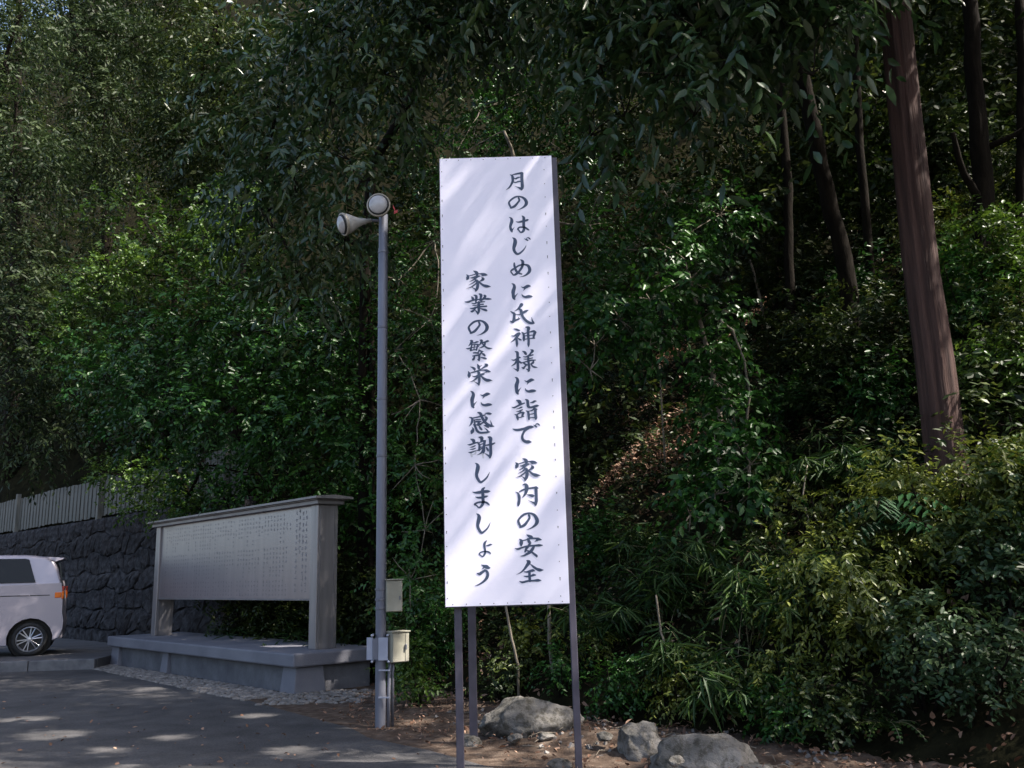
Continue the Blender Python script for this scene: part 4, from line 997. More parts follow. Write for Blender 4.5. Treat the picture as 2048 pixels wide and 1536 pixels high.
def tree(name, label, cat, base, trunk_pts, r0, r1, blobs, species, density, group=None, limbs=True, bark='dark_bark', pick=0, n=9, L=.11, W=.04, droop=.45, tris=4, seed=1, spread=.9, shell=.45, flare=.35):
    rng = np.random.default_rng(seed)
    root = thing(name, label, cat, base, group=group)
    o = np.array(base)
    mb = MB()
    tp = [np.array(p) - o for p in trunk_pts]
    k = len(tp)
    dense = []
    for i in range(k - 1):
        for t in np.linspace(0, 1, 5)[:-1]:
            dense.append(tp[i] * (1 - t) + tp[i + 1] * t + rng.normal(0, r0 * (.10 if flare > .2 else .03), 3))
    dense.append(tp[-1])
    m = len(dense)
    rr = [(r0 + (r1 - r0) * i / (m - 1)) * (1 + flare * max(0, 1 - i / 2.5)) for i in range(m)]
    if bark == 'cedar_bark':                            # stringy ridges running up the trunk
        ns = 64; rid = rng.normal(0, .035, ns) + .05 * (rng.random(ns) < .12)
        fine = []
        for i in range(m - 1):
            for t in np.linspace(0, 1, 5)[:-1]:
                fine.append((dense[i] * (1 - t) + dense[i + 1] * t, rr[i] * (1 - t) + rr[i + 1] * t))
        vs, fs = [], []
        for i, (p, r_) in enumerate(fine):
            rid = .94 * rid + rng.normal(0, .014, ns)
            for k_ in range(ns):
                tt = 2 * math.pi * k_ / ns
                vs.append((p[0] + r_ * (1 + rid[k_]) * math.cos(tt), p[1] + r_ * (1 + rid[k_]) * math.sin(tt), p[2]))
        for i in range(len(fine) - 1):
            for k_ in range(ns):
                q_ = (k_ + 1) % ns
                fs.append((i * ns + k_, i * ns + q_, (i + 1) * ns + q_, (i + 1) * ns + k_))
        mb.add(vs, fs)
    else:
        mb.tube(dense, rr, 14, wob=.05, rng=random.Random(seed))
    mb.build('trunk', M[bark], root, smooth=True)
    if blobs:
        if limbs:
            lm = MB()
            nodes = [(dense[i], min(.06, rr[i] * .5)) for i in range(m // 3, m)]
            todo = [np.array(b[:3]) - o for b in blobs]
            order = sorted(range(len(todo)), key=lambda i: min(np.linalg.norm(todo[i] - q[0]) for q in nodes))
            for i_ in order:
                b, c = blobs[i_], todo[i_]
                j = min(range(len(nodes)), key=lambda i: np.linalg.norm(nodes[i][0] - c))
                st, r_s = nodes[j]
                r_e = max(.006, r_s * .62)
                limb(lm, st, c, r_s, r_e, rng, sag=.05, sides=6, wig=.10)
                nodes.append((c, r_e))
                for s_ in range(4):
                    e = c + unit(rng.normal(size=3)) * b[3] * .8
                    limb(lm, c, e, .009, .003, rng, n=3, sides=4)
            lm.build('limb', M[bark], root, smooth=True)
        P, Dv, T = blob_sprigs(rng, blobs, density, shell)
        F = open_gaps(foliage(rng, P, Dv, n, L, W, droop=droop, tris=tris, tint=T, spread=spread))
        if pick:
            F = pick_leaves(F, M[species], root, pick)
        leaf_object('crown', [F], M[species], root, base)
    return root

def px_blob(px, py, y, r, rz=None):
    p = at(px, py, y)
    return (p.x, p.y, p.z, r, rz if rz else r * .8)

SHRUB_MAT = {}
def shrub(name, label, px, py, h, w, species, dens=95, n=8, L=.075, W=.035, droop=.35, seed=1, stems=4, group=None, cat='shrub', bark='dark_bark', pick=0, shift=0.0, low=.12, spread=.9, tris=4, at_point=None):
    rng = np.random.default_rng(seed)
    b = at_point or hit(px, py)
    b = Vector((b.x, b.y, ground_at(b.x, b.y)))
    root = thing(name, label, cat, b, group=group)
    mb = MB(); blobs = []
    for s in range(stems):
        a = rng.uniform(0, 2 * math.pi); rr = w * .5 * rng.uniform(.25, .8)
        e = np.array([rr * math.cos(a) + shift, rr * math.sin(a) - .1, h * rng.uniform(.6, .92)])
        limb(mb, (0.04 * math.cos(a), .04 * math.sin(a), -.08), e, .010 + .006 * h, .004, rng, sides=5)
        for t in (.4, .7, 1.0):
            c = e * t + rng.normal(0, .06 * w, 3)
            blobs.append((b.x + c[0], b.y + c[1], b.z + max(low * h, c[2]), w * rng.uniform(.2, .34), h * rng.uniform(.13, .22)))
    mb.build('stem', M[bark], root, smooth=True)
    P, Dv, T = blob_sprigs(rng, blobs, dens, .6)
    F = foliage(rng, P, Dv, n, L, W, droop=droop, tint=T, spread=spread, tris=tris)
    if pick: F = pick_leaves(F, M[species], root, pick)
    leaf_object('foliage', [F], M[species], root, b)
    return root

def bamboo(label, px, py, h, w, culms, seed, group='clumps of bamboo grass', L=.21, W=.022, at_point=None):
    rng = np.random.default_rng(seed)
    b = at_point or hit(px, py); b = Vector((b.x, b.y, ground_at(b.x, b.y)))
    root = thing('bamboo_grass', label, 'bamboo grass', b, group=group)
    mb = MB(); P, Dv = [], []
    for k in range(culms):
        a = rng.uniform(0, 2 * math.pi); q = np.array([w * .35 * math.cos(a) * rng.random(), w * .3 * math.sin(a) * rng.random(), -.05])
        d = np.array([rng.normal(0, .35), rng.normal(-.25, .3), 1.0]); d /= np.linalg.norm(d)
        hh = h * rng.uniform(.6, 1.15)
        pts = [q + d * hh * t + np.array([d[0] * .35, d[1] * .35, -.32]) * hh * t ** 2.4 for t in np.linspace(0, 1, 6)]
        mb.tube(pts, [.0045, .004, .0035, .003, .0025, .002], 4)
        for j in range(2, 6):
            for s in range(2):
                P.append(pts[j] + rng.normal(0, .02, 3)); v = unit(np.array([rng.normal(), rng.normal() - .3, .35 * rng.random()]))
                Dv.append(unit(.5 * unit(pts[j] - pts[j - 1]) + v))
    mb.build('culm', M['culm'], root)
    P = np.array(P) + np.array(b); Dv = np.array(Dv)
    F = foliage(rng, P, Dv, 4, L, W, droop=.55, spread=.55, sprig=.10, fold=.2)
    leaf_object('blades', [F], M['bamboo_leaf'], root, b)
    return root
# ------------------------------------------------------------------ spots lit through openings cut in the leaves
for px, py, r_ in ((1285, 885, .42), (1330, 915, .3), (1230, 950, .28), (1525, 622, .35), (1340, 715, .28), (1400, 880, .2), (745, 560, .3), (2010, 620, .3), (1290, 820, .2)):
    sun_gap(hit(px, py), r_ * 1.25)
for px, py, y, r_ in ((800, 1290, 8.36, .16), (768, 1400, 8.36, .10), (640, 1375, 11.2, .10), (1868, 590, 8.6, .16), (1990, 640, 13.3, .3), (1350, 510, 10.2, .35), (1190, 660, 9.5, .22), (1300, 600, 9.8, .25), (1440, 440, 10.8, .4),
                      (1420, 690, 9.8, .15), (340, 50, 19.5, 1.5), (340, 60, 17, .9), (470, 90, 18, 1.1), (150, 40, 19, 1.1), (260, 90, 20, .9), (200, 230, 19.5, .5), (340, 400, 14.6, .6), (440, 440, 14.3, .5), (200, 560, 15, .5), (560, 40, 11, .35), (620, 20, 9.3, .3), (40, 330, 17.4, .7), (60, 600, 17.2, .4), (220, 215, 19.5, .6), (290, 250, 19, .5), (260, 960, 16, .4), (330, 1000, 15.3, .3), (1480, 380, 13, .5), (1780, 280, 15, .8), (1960, 450, 15, .8), (1700, 420, 16, .6), (990, 215, 13.2, .4), (1250, 950, 9, .2), (1930, 965, 7.6, .3), (2000, 990, 7.6, .3), (1880, 950, 7.7, .22), (2030, 880, 8, .25), (1700, 1230, 7.3, .22), (1640, 1260, 7.3, .2), (1640, 1010, 8.8, .25), (1760, 110, 13, .5), (1905, 300, 13, .5), (2020, 420, 12.5, .5), (1930, 500, 12.3, .35), (60, 120, 18, .7), (600, 300, 10, .2),
                      (1040, 640, 6.4, .10), (980, 1060, 6.4, .16), (1060, 900, 6.4, .14), (930, 1150, 6.4, .12)):
    sun_gap(at(px, py, y), r_)
for px, py, r_ in ((110, 1470, .22), (340, 1475, .16), (210, 1500, .14), (300, 1378, .16), (520, 1365, .2), (820, 1445, .14), (960, 1470, .18), (560, 1500, .14), (40, 1440, .2), (500, 1432, .16), (1180, 1520, .1)):
    sun_gap(at_z(px, py), r_ * 1.3)

# ------------------------------------------------------------------ named trees
def trunk_path(pix, y):
    return [at(px, py, yy) for (px, py), yy in zip(pix, y)]

def on_slope(px, y):
    """point of the slope below a sight column at distance y"""
    x = ray(px, 768).x / ray(px, 768).y * y
    return Vector((x, y, ground_at(x, y)))

# big red-brown cedar on the right
b = on_slope(1873, 8.0)
cx = b.x
cedar_top = Vector((cx + .22, 8.0, 17))
crown = [(cx + dx, 8.0 + dy, z, 1.1, .7) for dx, dy, z in ((.9, .3, 9.5), (-.8, .8, 10.2), (.3, -1, 10.6), (1.2, -.5, 11.5), (-1, -.6, 12), (0, 1, 12.5), (.7, .2, 13.5), (-.5, 0, 14.5), (.2, .2, 15.8))]
tree('cedar_tree', 'straight thick reddish brown cedar trunk rising out of the shrubs on the right', 'tree', b, [b + Vector((0, 0, -.3)), b + Vector((0, 0, 3)), (cx + .11, 8.0, 9), cedar_top], .158, .125, crown, 'cedar_leaf', 26, bark='cedar_bark', L=.13, W=.04, seed=11, tris=2, flare=.12)

# dark leaning oak whose drooping branches hang in from the upper right
b = on_slope(1715, 11.0)
t0 = [b + Vector((0, 0, -.3))] + trunk_path(((1690, 520), (1640, 330), (1598, 130), (1560, -120)), (11.0, 10.9, 10.8, 10.6))
bl = [px_blob(*a) for a in ((1230, 40, 7.6, .55), (1330, 20, 7.2, .5), (1400, 70, 7.0, .42), (1330, 150, 7.0, .36), (1450, 120, 6.8, .36), (1560, 30, 6.8, .42), (1640, 60, 6.7, .28), (1625, 150, 6.6, .16),
                            (1250, 230, 7.4, .30), (1200, 130, 7.6, .28), (1700, 20, 6.9, .3), (1390, 230, 6.9, .24), (1180, 270, 7.7, .22), (1450, 20, 7.3, .5), (1300, -80, 7.2, .8), (1500, -90, 7.0, .8), (1100, -60, 7.8, .8))]
bl += [(2.6, 8.4, 7.4, 1.0), (3.6, 8.6, 8.2, 1.2), (2.2, 7.2, 7.0, .9), (3.3, 6.8, 7.6, 1.1)]
tree('oak_tree', 'leaning dark trunked oak with long drooping glossy leaves, upper right of the sign', 'tree', b, t0, .115, .09, bl, 'oak_leaf', 55, pick=300, n=8, L=.175, W=.062, droop=.9, seed=21)

# oak whose branches hang over the lamp pole
b = on_slope(735, 12.6)
t0 = [b + Vector((0, 0, -.3)), at(728, 560, 12.4), at(745, 330, 12.2), at(830, 180, 11.6), at(900, 20, 11.2)]
bl = [px_blob(*a) for a in ((690, 60, 9.3, .62), (770, 150, 9.0, .5), (860, 60, 9.0, .6), (660, 200, 9.4, .5), (700, 320, 9.0, .3), (720, 365, 8.75, .20), (580, 330, 10, .6), (960, 40, 9.0, .6), (1060, 70, 9.6, .55), (560, 120, 10.3, .7),
                            (500, 240, 10.6, .7), (620, 440, 9.9, .5), (760, -60, 9.0, .9), (950, -80, 9.0, .9), (520, 420, 11, .6), (820, 240, 9.6, .34), (600, 560, 10.5, .5), (690, 480, 9.8, .35))]
tree('oak_tree', 'oak above the floodlights with broad drooping leaves hanging over the lamp pole', 'tree', b, t0, .09, .05, bl, 'oak_leaf', 60, pick=300, n=8, L=.155, W=.054, droop=.9, seed=22)

# dense dark evergreen behind the memorial board
b = on_slope(470, 17.0)
t0 = [b + Vector((0, 0, -.3)), b + Vector((.1, 0, 2.5)), b + Vector((0, .2, 5))]
bl = [px_blob(*a) for a in ((300, 700, 13.6, .8), (400, 640, 13.8, .8), (520, 660, 13.4, .8), (620, 720, 13, .8), (690, 640, 12.8, .6), (330, 820, 13.4, .8), (450, 800, 13.2, .8), (570, 830, 12.9, .8), (680, 830, 12.4, .7), (400, 930, 14.6, .7), (520, 950, 14.2, .7), (640, 940, 13.2, .6), (720, 900, 12.2, .5), (260, 800, 14.2, .7), (200, 740, 14.8, .7), (725, 1060, 12.4, .4), (715, 1000, 12.6, .4), (380, 990, 15.4, .4), (470, 1040, 15.0, .5), (580, 1060, 14.4, .5))]
tree('evergreen_tree', 'broad dense dark evergreen filling the slope behind the memorial board', 'tree', b, t0, .14, .05, bl, 'camellia_leaf', 62, n=9, L=.105, W=.05, droop=.4, seed=23)

# brighter feathery tree left of it, and its branch over the fence
b = on_slope(330, 20.5)
t0 = [b + Vector((0, 0, -.3)), at(340, 800, 16), at(350, 560, 15.6)]
bl = [px_blob(*a) for a in ((280, 430, 15, .75, .45), (380, 420, 15, .75, .45), (450, 480, 14.8, .7, .4), (330, 510, 15, .8, .4), (240, 540, 15.3, .7, .4), (180, 600, 15.6, .7, .5), (420, 560, 14.6, .6, .4), (150, 680, 15.8, .7, .5), (490, 400, 14.9, .5, .35))]
tree('maple_tree', 'bright green feathery tree left of the lamp pole, above the dark evergreen', 'tree', b, t0, .10, .04, bl, 'maple_leaf', 80, n=10, L=.075, W=.05, droop=.3, seed=24, bark='dark_bark')
b = on_slope(300, 21.5)
t0 = [b + Vector((0, 0, -.3)), at(300, 940, 16.6), at(270, 900, 16.3)]
bl = [px_blob(*a) for a in ((240, 950, 16.2, .5, .28), (300, 970, 15.9, .5, .3), (205, 945, 16.4, .3, .16), (280, 1015, 15.8, .4, .22), (340, 940, 15.6, .5, .35), (350, 1010, 15.3, .45, .25), (400, 1020, 15.0, .4, .2))]
tree('maple_tree', 'small light green tree whose branch hangs over the right end of the board fence', 'tree', b, t0, .06, .03, bl, 'maple_leaf', 95, n=10, L=.07, W=.045, droop=.45, seed=25)

# drooping grey-green conifers at the far left
for k, (px, y, lb, bls) in enumerate((
        (40, 18.0, 'drooping grey green conifer at the left edge, above the fence', ((30, 250, .9), (20, 400, 1.0), (60, 520, .9), (40, 640, 1.0), (90, 330, .7), (80, 720, .9), (20, 820, .9), (100, 850, .7), (110, 620, .6), (10, 120, .9), (50, 20, .9))),
        (210, 20.5, 'tall dark conifer with sunlit top in the upper left corner', ((150, 60, 1.1), (260, 80, 1.0), (210, 200, 1.1), (190, 330, .9), (330, 60, .9), (240, -40, 1.2), (120, -60, 1.2), (330, 190, .8), (380, 20, 1.0))),
        (430, 19.0, 'dark evergreen crown high up between the conifer and the lamp pole oak', ((430, 60, 1.0), (500, 130, .8), (400, 170, .9), (470, 260, .8), (360, 280, .8), (560, 20, .9), (520, -60, 1.1), (620, 90, .8))))):
    b = on_slope(px, y + 8.5)
    top_ = at(px, -60, y + 8.0)
    t0 = [b + Vector((0, 0, -.3)), (b + top_) / 2, top_]
    tree('conifer_tree' if k < 2 else 'evergreen_tree', lb, 'tree', b, t0, .2, .08, [px_blob(bx, by, y - .8, r_, r_ * 1.05) for bx, by, r_ in bls], 'cedar_leaf' if k < 2 else 'forest_leaf', 52, n=10, L=.15, W=.05, droop=.7, seed=30 + k, tris=2)

# further trunks on the right
def bare_trunk(label, pix, y, r0, r1, seed, cat='tree', bark='dark_bark', name='tree', fork=None, down=.8):
    rng = np.random.default_rng(seed)
    pts = [at(px, py, y) for px, py in pix]
    g = ground_at(pts[0].x, pts[0].y)
    base = Vector((pts[0].x, pts[0].y, g))
    root = thing(name, label, cat, base)
    pts = [base + Vector((0, 0, -.2))] + [p for p in pts if p.z > g + .1]
    o = np.array(base)
    dense, m = [], 0
    for i in range(len(pts) - 1):
        for t in np.linspace(0, 1, 5)[:-1]:
            dense.append(np.array(pts[i]) * (1 - t) + np.array(pts[i + 1]) * t - o + rng.normal(0, r0 * .12, 3))
    dense.append(np.array(pts[-1]) - o)
    m = len(dense)
    MB().tube(dense, [r0 + (r1 - r0) * i / (m - 1) for i in range(m)], 12, wob=.06, rng=random.Random(seed)).build('trunk', M[bark], root, smooth=True)
    if fork:
        for a, bpx, rr in fork:
            mb = MB()
            p, q_ = at(*a, y), at(*bpx, y - .3)
            limb(mb, np.array(p) - o, np.array(q_) - o, rr, rr * .5, rng, sides=7, wig=.1)
            mb.build('limb', M[bark], root, smooth=True)
    return root
bare_trunk('dark trunk with a bent side branch between the cedar and the right edge', ((1985, 860), (1975, 600), (1965, 400), (1950, 180), (1940, -60)), 10.8, .14, .09, 41, fork=(((1968, 420), (1905, 265), .06), ((1968, 300), (2060, 250), .05)))
bare_trunk('thin dark trunk cut by the right edge of the picture', ((2046, 700), (2040, 500), (2046, 300), (2040, -60)), 10.6, .08, .06, 42)
bare_trunk('slim dark tree trunk just left of the cedar, behind the red tape', ((1760, 900), (1745, 600), (1722, 300), (1700, -60)), 11.6, .065, .05, 43)
bare_trunk('thin pale sapling leaning left beside the sunlit litter on the slope', ((1540, 700), (1525, 620), (1512, 560), (1500, 520)), 14.2, .03, .02, 44, 'sapling', 'pale_bark', 'sapling')
bare_trunk('dark narrow trunk in the middle of the wood, right of the hanging oak leaves', ((1585, 760), (1580, 560), (1575, 380), (1560, 150), (1555, -40)), 13.2, .08, .06, 45)
bare_trunk('thin curved stem rising through the bamboo grass right of the sign', ((1490, 860), (1500, 790), (1488, 720), (1465, 660), (1440, 640)), 9.6, .016, .010, 46, 'sapling', 'pale_bark', 'sapling')
bare_trunk('pale broken stick standing in the litter right of the sign', ((1323, 800), (1321, 760), (1318, 722)), 11.5, .014, .010, 47, 'stick', 'pale_bark', 'stick')
bare_trunk('pale stem slanting down to the pointed boulder through bamboo grass', ((1395, 1440), (1345, 1330), (1322, 1265), (1312, 1190)), 7.9, .012, .008, 48, 'stick', 'pale_bark', 'stick')
bare_trunk('thin stem in the light green shrub left of the cedar foot', ((1640, 1180), (1622, 1060), (1605, 990), (1615, 930)), 8.9, .010, .006, 49, 'sapling', 'pale_bark', 'sapling')
bare_trunk('grey sapling trunk seen between the sign legs, right one', ((1108, 1345), (1100, 1290), (1098, 1215), (1095, 1150)), 9.4, .022, .016, 50, 'sapling', 'pale_bark', 'sapling')
bare_trunk('thin sapling trunk seen between the sign legs, left one', ((1036, 1330), (1024, 1280), (1012, 1215), (1004, 1150)), 9.4, .014, .012, 51, 'sapling', 'pale_bark', 'sapling')
bare_trunk('slim dark tree stem hidden in leaves left of the lamp pole', ((745, 700), (738, 620), (728, 560), (722, 480)), 12.4, .04, .035, 53, 'tree', 'dark_bark', 'tree')
bare_trunk('thin pale stem rising from the slope close left of the cedar', ((1822, 960), (1815, 860), (1812, 770), (1810, 700)), 10.4, .012, .008, 54, 'sapling', 'pale_bark', 'sapling')
bare_trunk('broken twig sticking up behind the top edge of the sign', ((1032, 320), (1022, 292), (1010, 268), (994, 240)), 8.4, .012, .006, 52, 'twig', 'pale_bark', 'twig') if False else None
# snapped branch behind the top of the sign belongs to a tree standing there
b = on_slope(1060, 12.4)
t0 = [b + Vector((0, 0, -.3)), at(1050, 560, 12.4), at(1035, 330, 12.2), at(1008, 262, 12.1)]
bl = [px_blob(*a) for a in ((900, 330, 12.6, .7), (870, 480, 12.0, .6), (1150, 330, 12.6, .7), (960, 220, 13.2, .8), (1100, 180, 13.4, .8), (1180, 450, 12.0, .6), (860, 640, 11.4, .55), (840, 800, 11.0, .5), (1200, 560, 11.6, .5), (830, 930, 10.7, .5), (850, 1060, 10.4, .45), (820, 1160, 10.2, .4), (790, 700, 11.4, .5), (800, 560, 11.8, .5), (1000, 130, 13.8, .8))]
tree('evergreen_tree', 'dark small leaved evergreen standing right behind the white sign', 'tree', b, t0, .05, .02, bl, 'camellia_leaf', 75, n=9, L=.075, W=.036, droop=.4, seed=26, bark='pale_bark')

# glossy camellia right of the sign
b = on_slope(1420, 10.6)
t0 = [b + Vector((0, 0, -.2)), at(1440, 800, 10.4), at(1400, 640, 10.2), at(1370, 520, 10.2)]
bl = [px_blob(*a) for a in ((1240, 640, 9.6, .38), (1190, 690, 9.4, .26), (1300, 600, 9.8, .36), (1380, 560, 10, .34), (1440, 620, 10, .34), (1420, 700, 9.8, .30), (1430, 760, 9.6, .26), (1470, 850, 9.4, .24), (1400, 840, 9.5, .2), (1440, 940, 9.1, .24), (1500, 930, 9.1, .22), (1400, 960, 9.2, .2), (1160, 640, 9.6, .3), (1180, 740, 9.3, .2), (1300, 690, 9.6, .28), (1460, 800, 9.6, .28), (1430, 900, 9.3, .26), (1480, 900, 9.2, .28), (1500, 990, 8.9, .24), (1430, 990, 8.9, .26), (1380, 1030, 8.8, .22), (1345, 500, 10.3, .34), (1250, 500, 10.5, .34), (1200, 590, 9.9, .3), (1440, 430, 10.8, .4), (1340, 400, 11, .4))]
tree('camellia_tree', 'glossy small camellia with oval bright leaves on the slope right of the sign', 'tree', b, t0, .045, .012, bl, 'camellia_leaf', 120, pick=300, n=8, L=.098, W=.056, droop=.75, seed=27, bark='pale_bark')

# sunlit understory between the trunks on the right
for k, (lb, bs, y, sp) in enumerate((
        ('yellow green sunlit sapling between the dark oak trunk and the cedar', ((1740, 260), (1770, 330), (1720, 400), (1780, 450), (1700, 330), (1760, 180)), 14.5, 'maple_leaf'),
        ('yellow green sunlit foliage between the cedar and the bent trunk', ((1925, 330), (1950, 430), (1915, 520), (1935, 620), (1900, 420), (1930, 230)), 14.5, 'yellow_leaf'),
        ('light green tree at the right edge, behind the bent trunk', ((2030, 330), (2040, 430), (2010, 520), (2040, 620), (2000, 250), (2035, 740)), 15.5, 'maple_leaf'),
        ('dark leafy young tree low between the bent trunk and the right edge', ((1990, 760), (2030, 840), (1960, 850), (2010, 680), (1930, 780)), 12.0, 'forest_leaf'),
        ('dark leafy young tree left of the cedar, behind the red tape', ((1740, 620), (1700, 700), (1780, 720), (1670, 620), (1800, 620), (1720, 780), (1640, 720)), 12.6, 'forest_leaf'),
        ('young evergreen in the middle of the wood below the oak leaves', ((1560, 480), (1620, 440), (1600, 560), (1660, 520), (1530, 400), (1640, 360)), 14.5, 'forest_leaf'))):
    y = min(y, hit(*bs[0]).y - .55)
    b = on_slope(bs[0][0], y)
    t0 = [b + Vector((0, 0, -.2)), (b + at(bs[0][0], bs[0][1], y)) / 2, at(bs[0][0], bs[0][1], y)]
    rs = np.random.default_rng(200 + k)
    tree('young_tree', lb, 'tree', b, t0, .04, .015, [px_blob(bx + rs.uniform(-15, 15), by + rs.uniform(-15, 15), yb + rs.uniform(-.5, .3), rs.uniform(.4, .6)) for bx, by in bs for yb in [min(y, hit(bx, by).y - .55)]], sp, 42, n=8, L=.10, W=.045, droop=.45, seed=210 + k, tris=2)

# ------------------------------------------------------------------ shrubs and bamboo grass
YG = 'yellow green shrubs'
shrub('shrub', 'glossy low evergreen shrub touching the right edge of the sign, low on the slope', 1200, 1160, .85, .75, 'camellia_leaf', seed=60, L=.07, W=.038, pick=60)
shrub('shrub', 'yellow green drooping shrub, largest of its kind, in the middle of the right bank', 1690, 1350, 1.05, 1.05, 'yellow_leaf', seed=61, L=.062, W=.024, droop=.75, n=11, dens=80, group=YG)
shrub('shrub', 'pale yellow green shrub at the foot of the cedar, on its right', 1965, 1130, 1.0, 1.2, 'yellow_leaf', seed=62, L=.07, W=.028, droop=.6, n=10, group=YG)
shrub('shrub', 'yellow green sprays in front of the cedar foot, on its left', 1850, 1110, .75, .9, 'yellow_leaf', seed=63, L=.062, W=.026, droop=.6, n=10, dens=80, group=YG)
shrub('shrub', 'sparse yellow green shrub between bamboo grass and the dark pinnate shrub', 1640, 1130, .9, .7, 'yellow_leaf', seed=64, L=.06, W=.025, droop=.8, n=10, dens=55, group=YG)
shrub('shrub', 'small yellow green tuft above the long flat boulder', 1350, 1445, .42, .4, 'yellow_leaf', seed=65, L=.05, W=.02, droop=.7, n=9, dens=90, group=YG)
shrub('shrub', 'olive leaved shrub beside the right sign leg, below the panel', 1185, 1340, .42, .5, 'yellow_leaf', seed=66, L=.048, W=.02, droop=.5, n=9, dens=75, group=YG)
shrub('shrub', 'little yellow green tuft over the bamboo grass at the right, below the large one', 1580, 1420, .45, .55, 'yellow_leaf', seed=81, L=.05, W=.02, droop=.6, n=9, dens=60, group=YG)
shrub('shrub', 'bright yellow green brush spreading across the foot of the cedar', 1900, 1150, 1.05, 1.3, 'yellow_leaf', seed=82, L=.07, W=.03, droop=.55, n=10, dens=90, stems=6, group=YG)
shrub('shrub', 'bright yellow green brush below the pinnate shrub, beside the largest drooping one', 1770, 1330, .75, .9, 'yellow_leaf', seed=83, L=.06, W=.026, droop=.65, n=10, dens=80, group=YG)
shrub('shrub', 'light green leafy brush at the right edge above the grey green shrubs', 2030, 1110, .8, .9, 'maple_leaf', seed=84, L=.065, W=.034, droop=.5, n=9, dens=85)
GG = 'grey green shrubs at the right edge'
shrub('shrub', 'grey green glossy shrub at the right edge, upper one', 2010, 1270, .9, .9, 'grey_leaf', seed=67, L=.06, W=.032, group=GG)
shrub('shrub', 'grey green glossy shrub at the right edge, low by the bottom corner', 1960, 1450, .8, .9, 'grey_leaf', seed=68, L=.055, W=.03, group=GG)
shrub('shrub', 'grey green leafy mound left of the bottom right corner', 1860, 1420, .6, .7, 'grey_leaf', seed=69, L=.055, W=.028, dens=80, group=GG)
DG = 'low dark shrubs behind the boulders'
for k, (px, py, h, w, lb, sp) in enumerate((
        (1010, 1400, .55, .7, 'low dark shrub behind the left side of the big rounded boulder', 'forest_leaf'),
        (1120, 1400, .5, .6, 'low dark shrub behind the right side of the big rounded boulder', 'camellia_leaf'),
        (1230, 1440, .5, .6, 'dark leafy shrub left of the pointed boulder', 'camellia_leaf'),
        (1440, 1450, .5, .6, 'dark leafy shrub behind the long flat boulder', 'forest_leaf'),
        (1550, 1490, .45, .7, 'low dark leaves right of the long flat boulder', 'camellia_leaf'),
        (1690, 1490, .5, .8, 'low dark leaves along the bottom edge, right of the boulders', 'forest_leaf'),
        (1290, 1420, .45, .5, 'dark glossy sprout directly behind the pointed boulder', 'camellia_leaf'))):
    shrub('shrub', lb, px, py, h, w, sp, seed=90 + k, L=.05, W=.026, dens=110, group=DG)
shrub('shrub', 'fresh green bush right beside the base of the lamp pole', 845, 1415, .62, .8, 'maple_leaf', seed=70, L=.05, W=.03, dens=130)
shrub('shrub', 'dark bush between the lamp pole and the left sign leg, above the fresh green one', 880, 1370, 1.2, .9, 'camellia_leaf', seed=71, L=.06, W=.03, dens=90)
shrub('shrub', 'dark brown green bush behind the lamp pole cabinets', 800, 1370, 1.1, .7, 'forest_leaf', seed=72, L=.06, W=.028, dens=90)
shrub('shrub', 'light leaved sprig hanging in the gap between the sign legs', 1050, 1340, .6, .4, 'yellow_leaf', seed=73, L=.06, W=.034, dens=45)
SG = 'leafy undershrubs on the slope between the trunks'
for k, (px, py, h, w, sp, lb) in enumerate((
        (1725, 770, 1.0, 1.3, 'forest_leaf', 'leafy undershrub on the slope just right of the dark oak trunk'),
        (1790, 860, .8, 1.0, 'camellia_leaf', 'leafy undershrub touching the left side of the cedar trunk'),
        (1660, 830, .8, 1.2, 'forest_leaf', 'leafy undershrub on the slope left of the dark oak trunk'),
        (1700, 680, 1.0, 1.4, 'camellia_leaf', 'glossy undershrub hiding the foot of the dark oak trunk'),
        (1950, 700, 1.2, 1.5, 'camellia_leaf', 'leafy undershrub right of the cedar at mid height of its trunk'),
        (2040, 620, 1.3, 1.6, 'maple_leaf', 'light undershrub by the right edge, upper one on the slope'),
        (1990, 860, .9, 1.4, 'maple_leaf', 'fresh green undershrub right of the cedar foot'),
        (2050, 790, 1.0, 1.3, 'forest_leaf', 'dark undershrub at the right edge, below the light one'),
        (1600, 740, .8, 1.2, 'forest_leaf', 'dark undershrub in the middle of the slope above the bamboo grass'),
        (1930, 560, 1.2, 1.4, 'yellow_leaf', 'light undershrub between the cedar and the bent trunk'),
        (2020, 480, 1.2, 1.6, 'forest_leaf', 'dark undershrub at the right edge, above the light one'),
        (1590, 620, .9, 1.3, 'forest_leaf', 'dark undershrub right of the sunlit litter, below the hanging oak leaves'),
        (1560, 860, .6, .9, 'camellia_leaf', 'small glossy undershrub right of the thin curved stem'))):
    shrub('shrub', lb, px, py, h, w, sp, seed=160 + k, L=.085, W=.04, dens=46, stems=5, group=SG)
BL = (( 'bamboo grass clump whose blades reach the lower right corner of the sign', 1200, 1290, .75), ('bamboo grass clump under the glossy camellia', 1330, 1250, .8), ('bamboo grass clump left of the large yellow green shrub', 1500, 1300, .95),
      ('dense bamboo grass below the thin curved stem', 1420, 1180, .9), ('dark bamboo grass on the slope below the red tape', 1640, 1000, 1.0), ('bamboo grass clump left of the dark bamboo grass, above the yellow sprays', 1560, 1010, 1.0),
      ('bamboo grass clump over the small yellow green tuft', 1380, 1370, .7), ('bamboo grass clump between the yellow green shrubs', 1560, 1210, .9), ('bamboo grass clump by the sunlit brown litter', 1260, 1120, .6), ('bamboo grass clump low behind the long flat boulder', 1480, 1420, .65), ('bamboo grass clump directly left of the cedar foot', 1760, 1010, .9))
for k, (lb, px, py, h) in enumerate(BL):
    bamboo(lb, px, py, h, .9, 16, 110 + k)
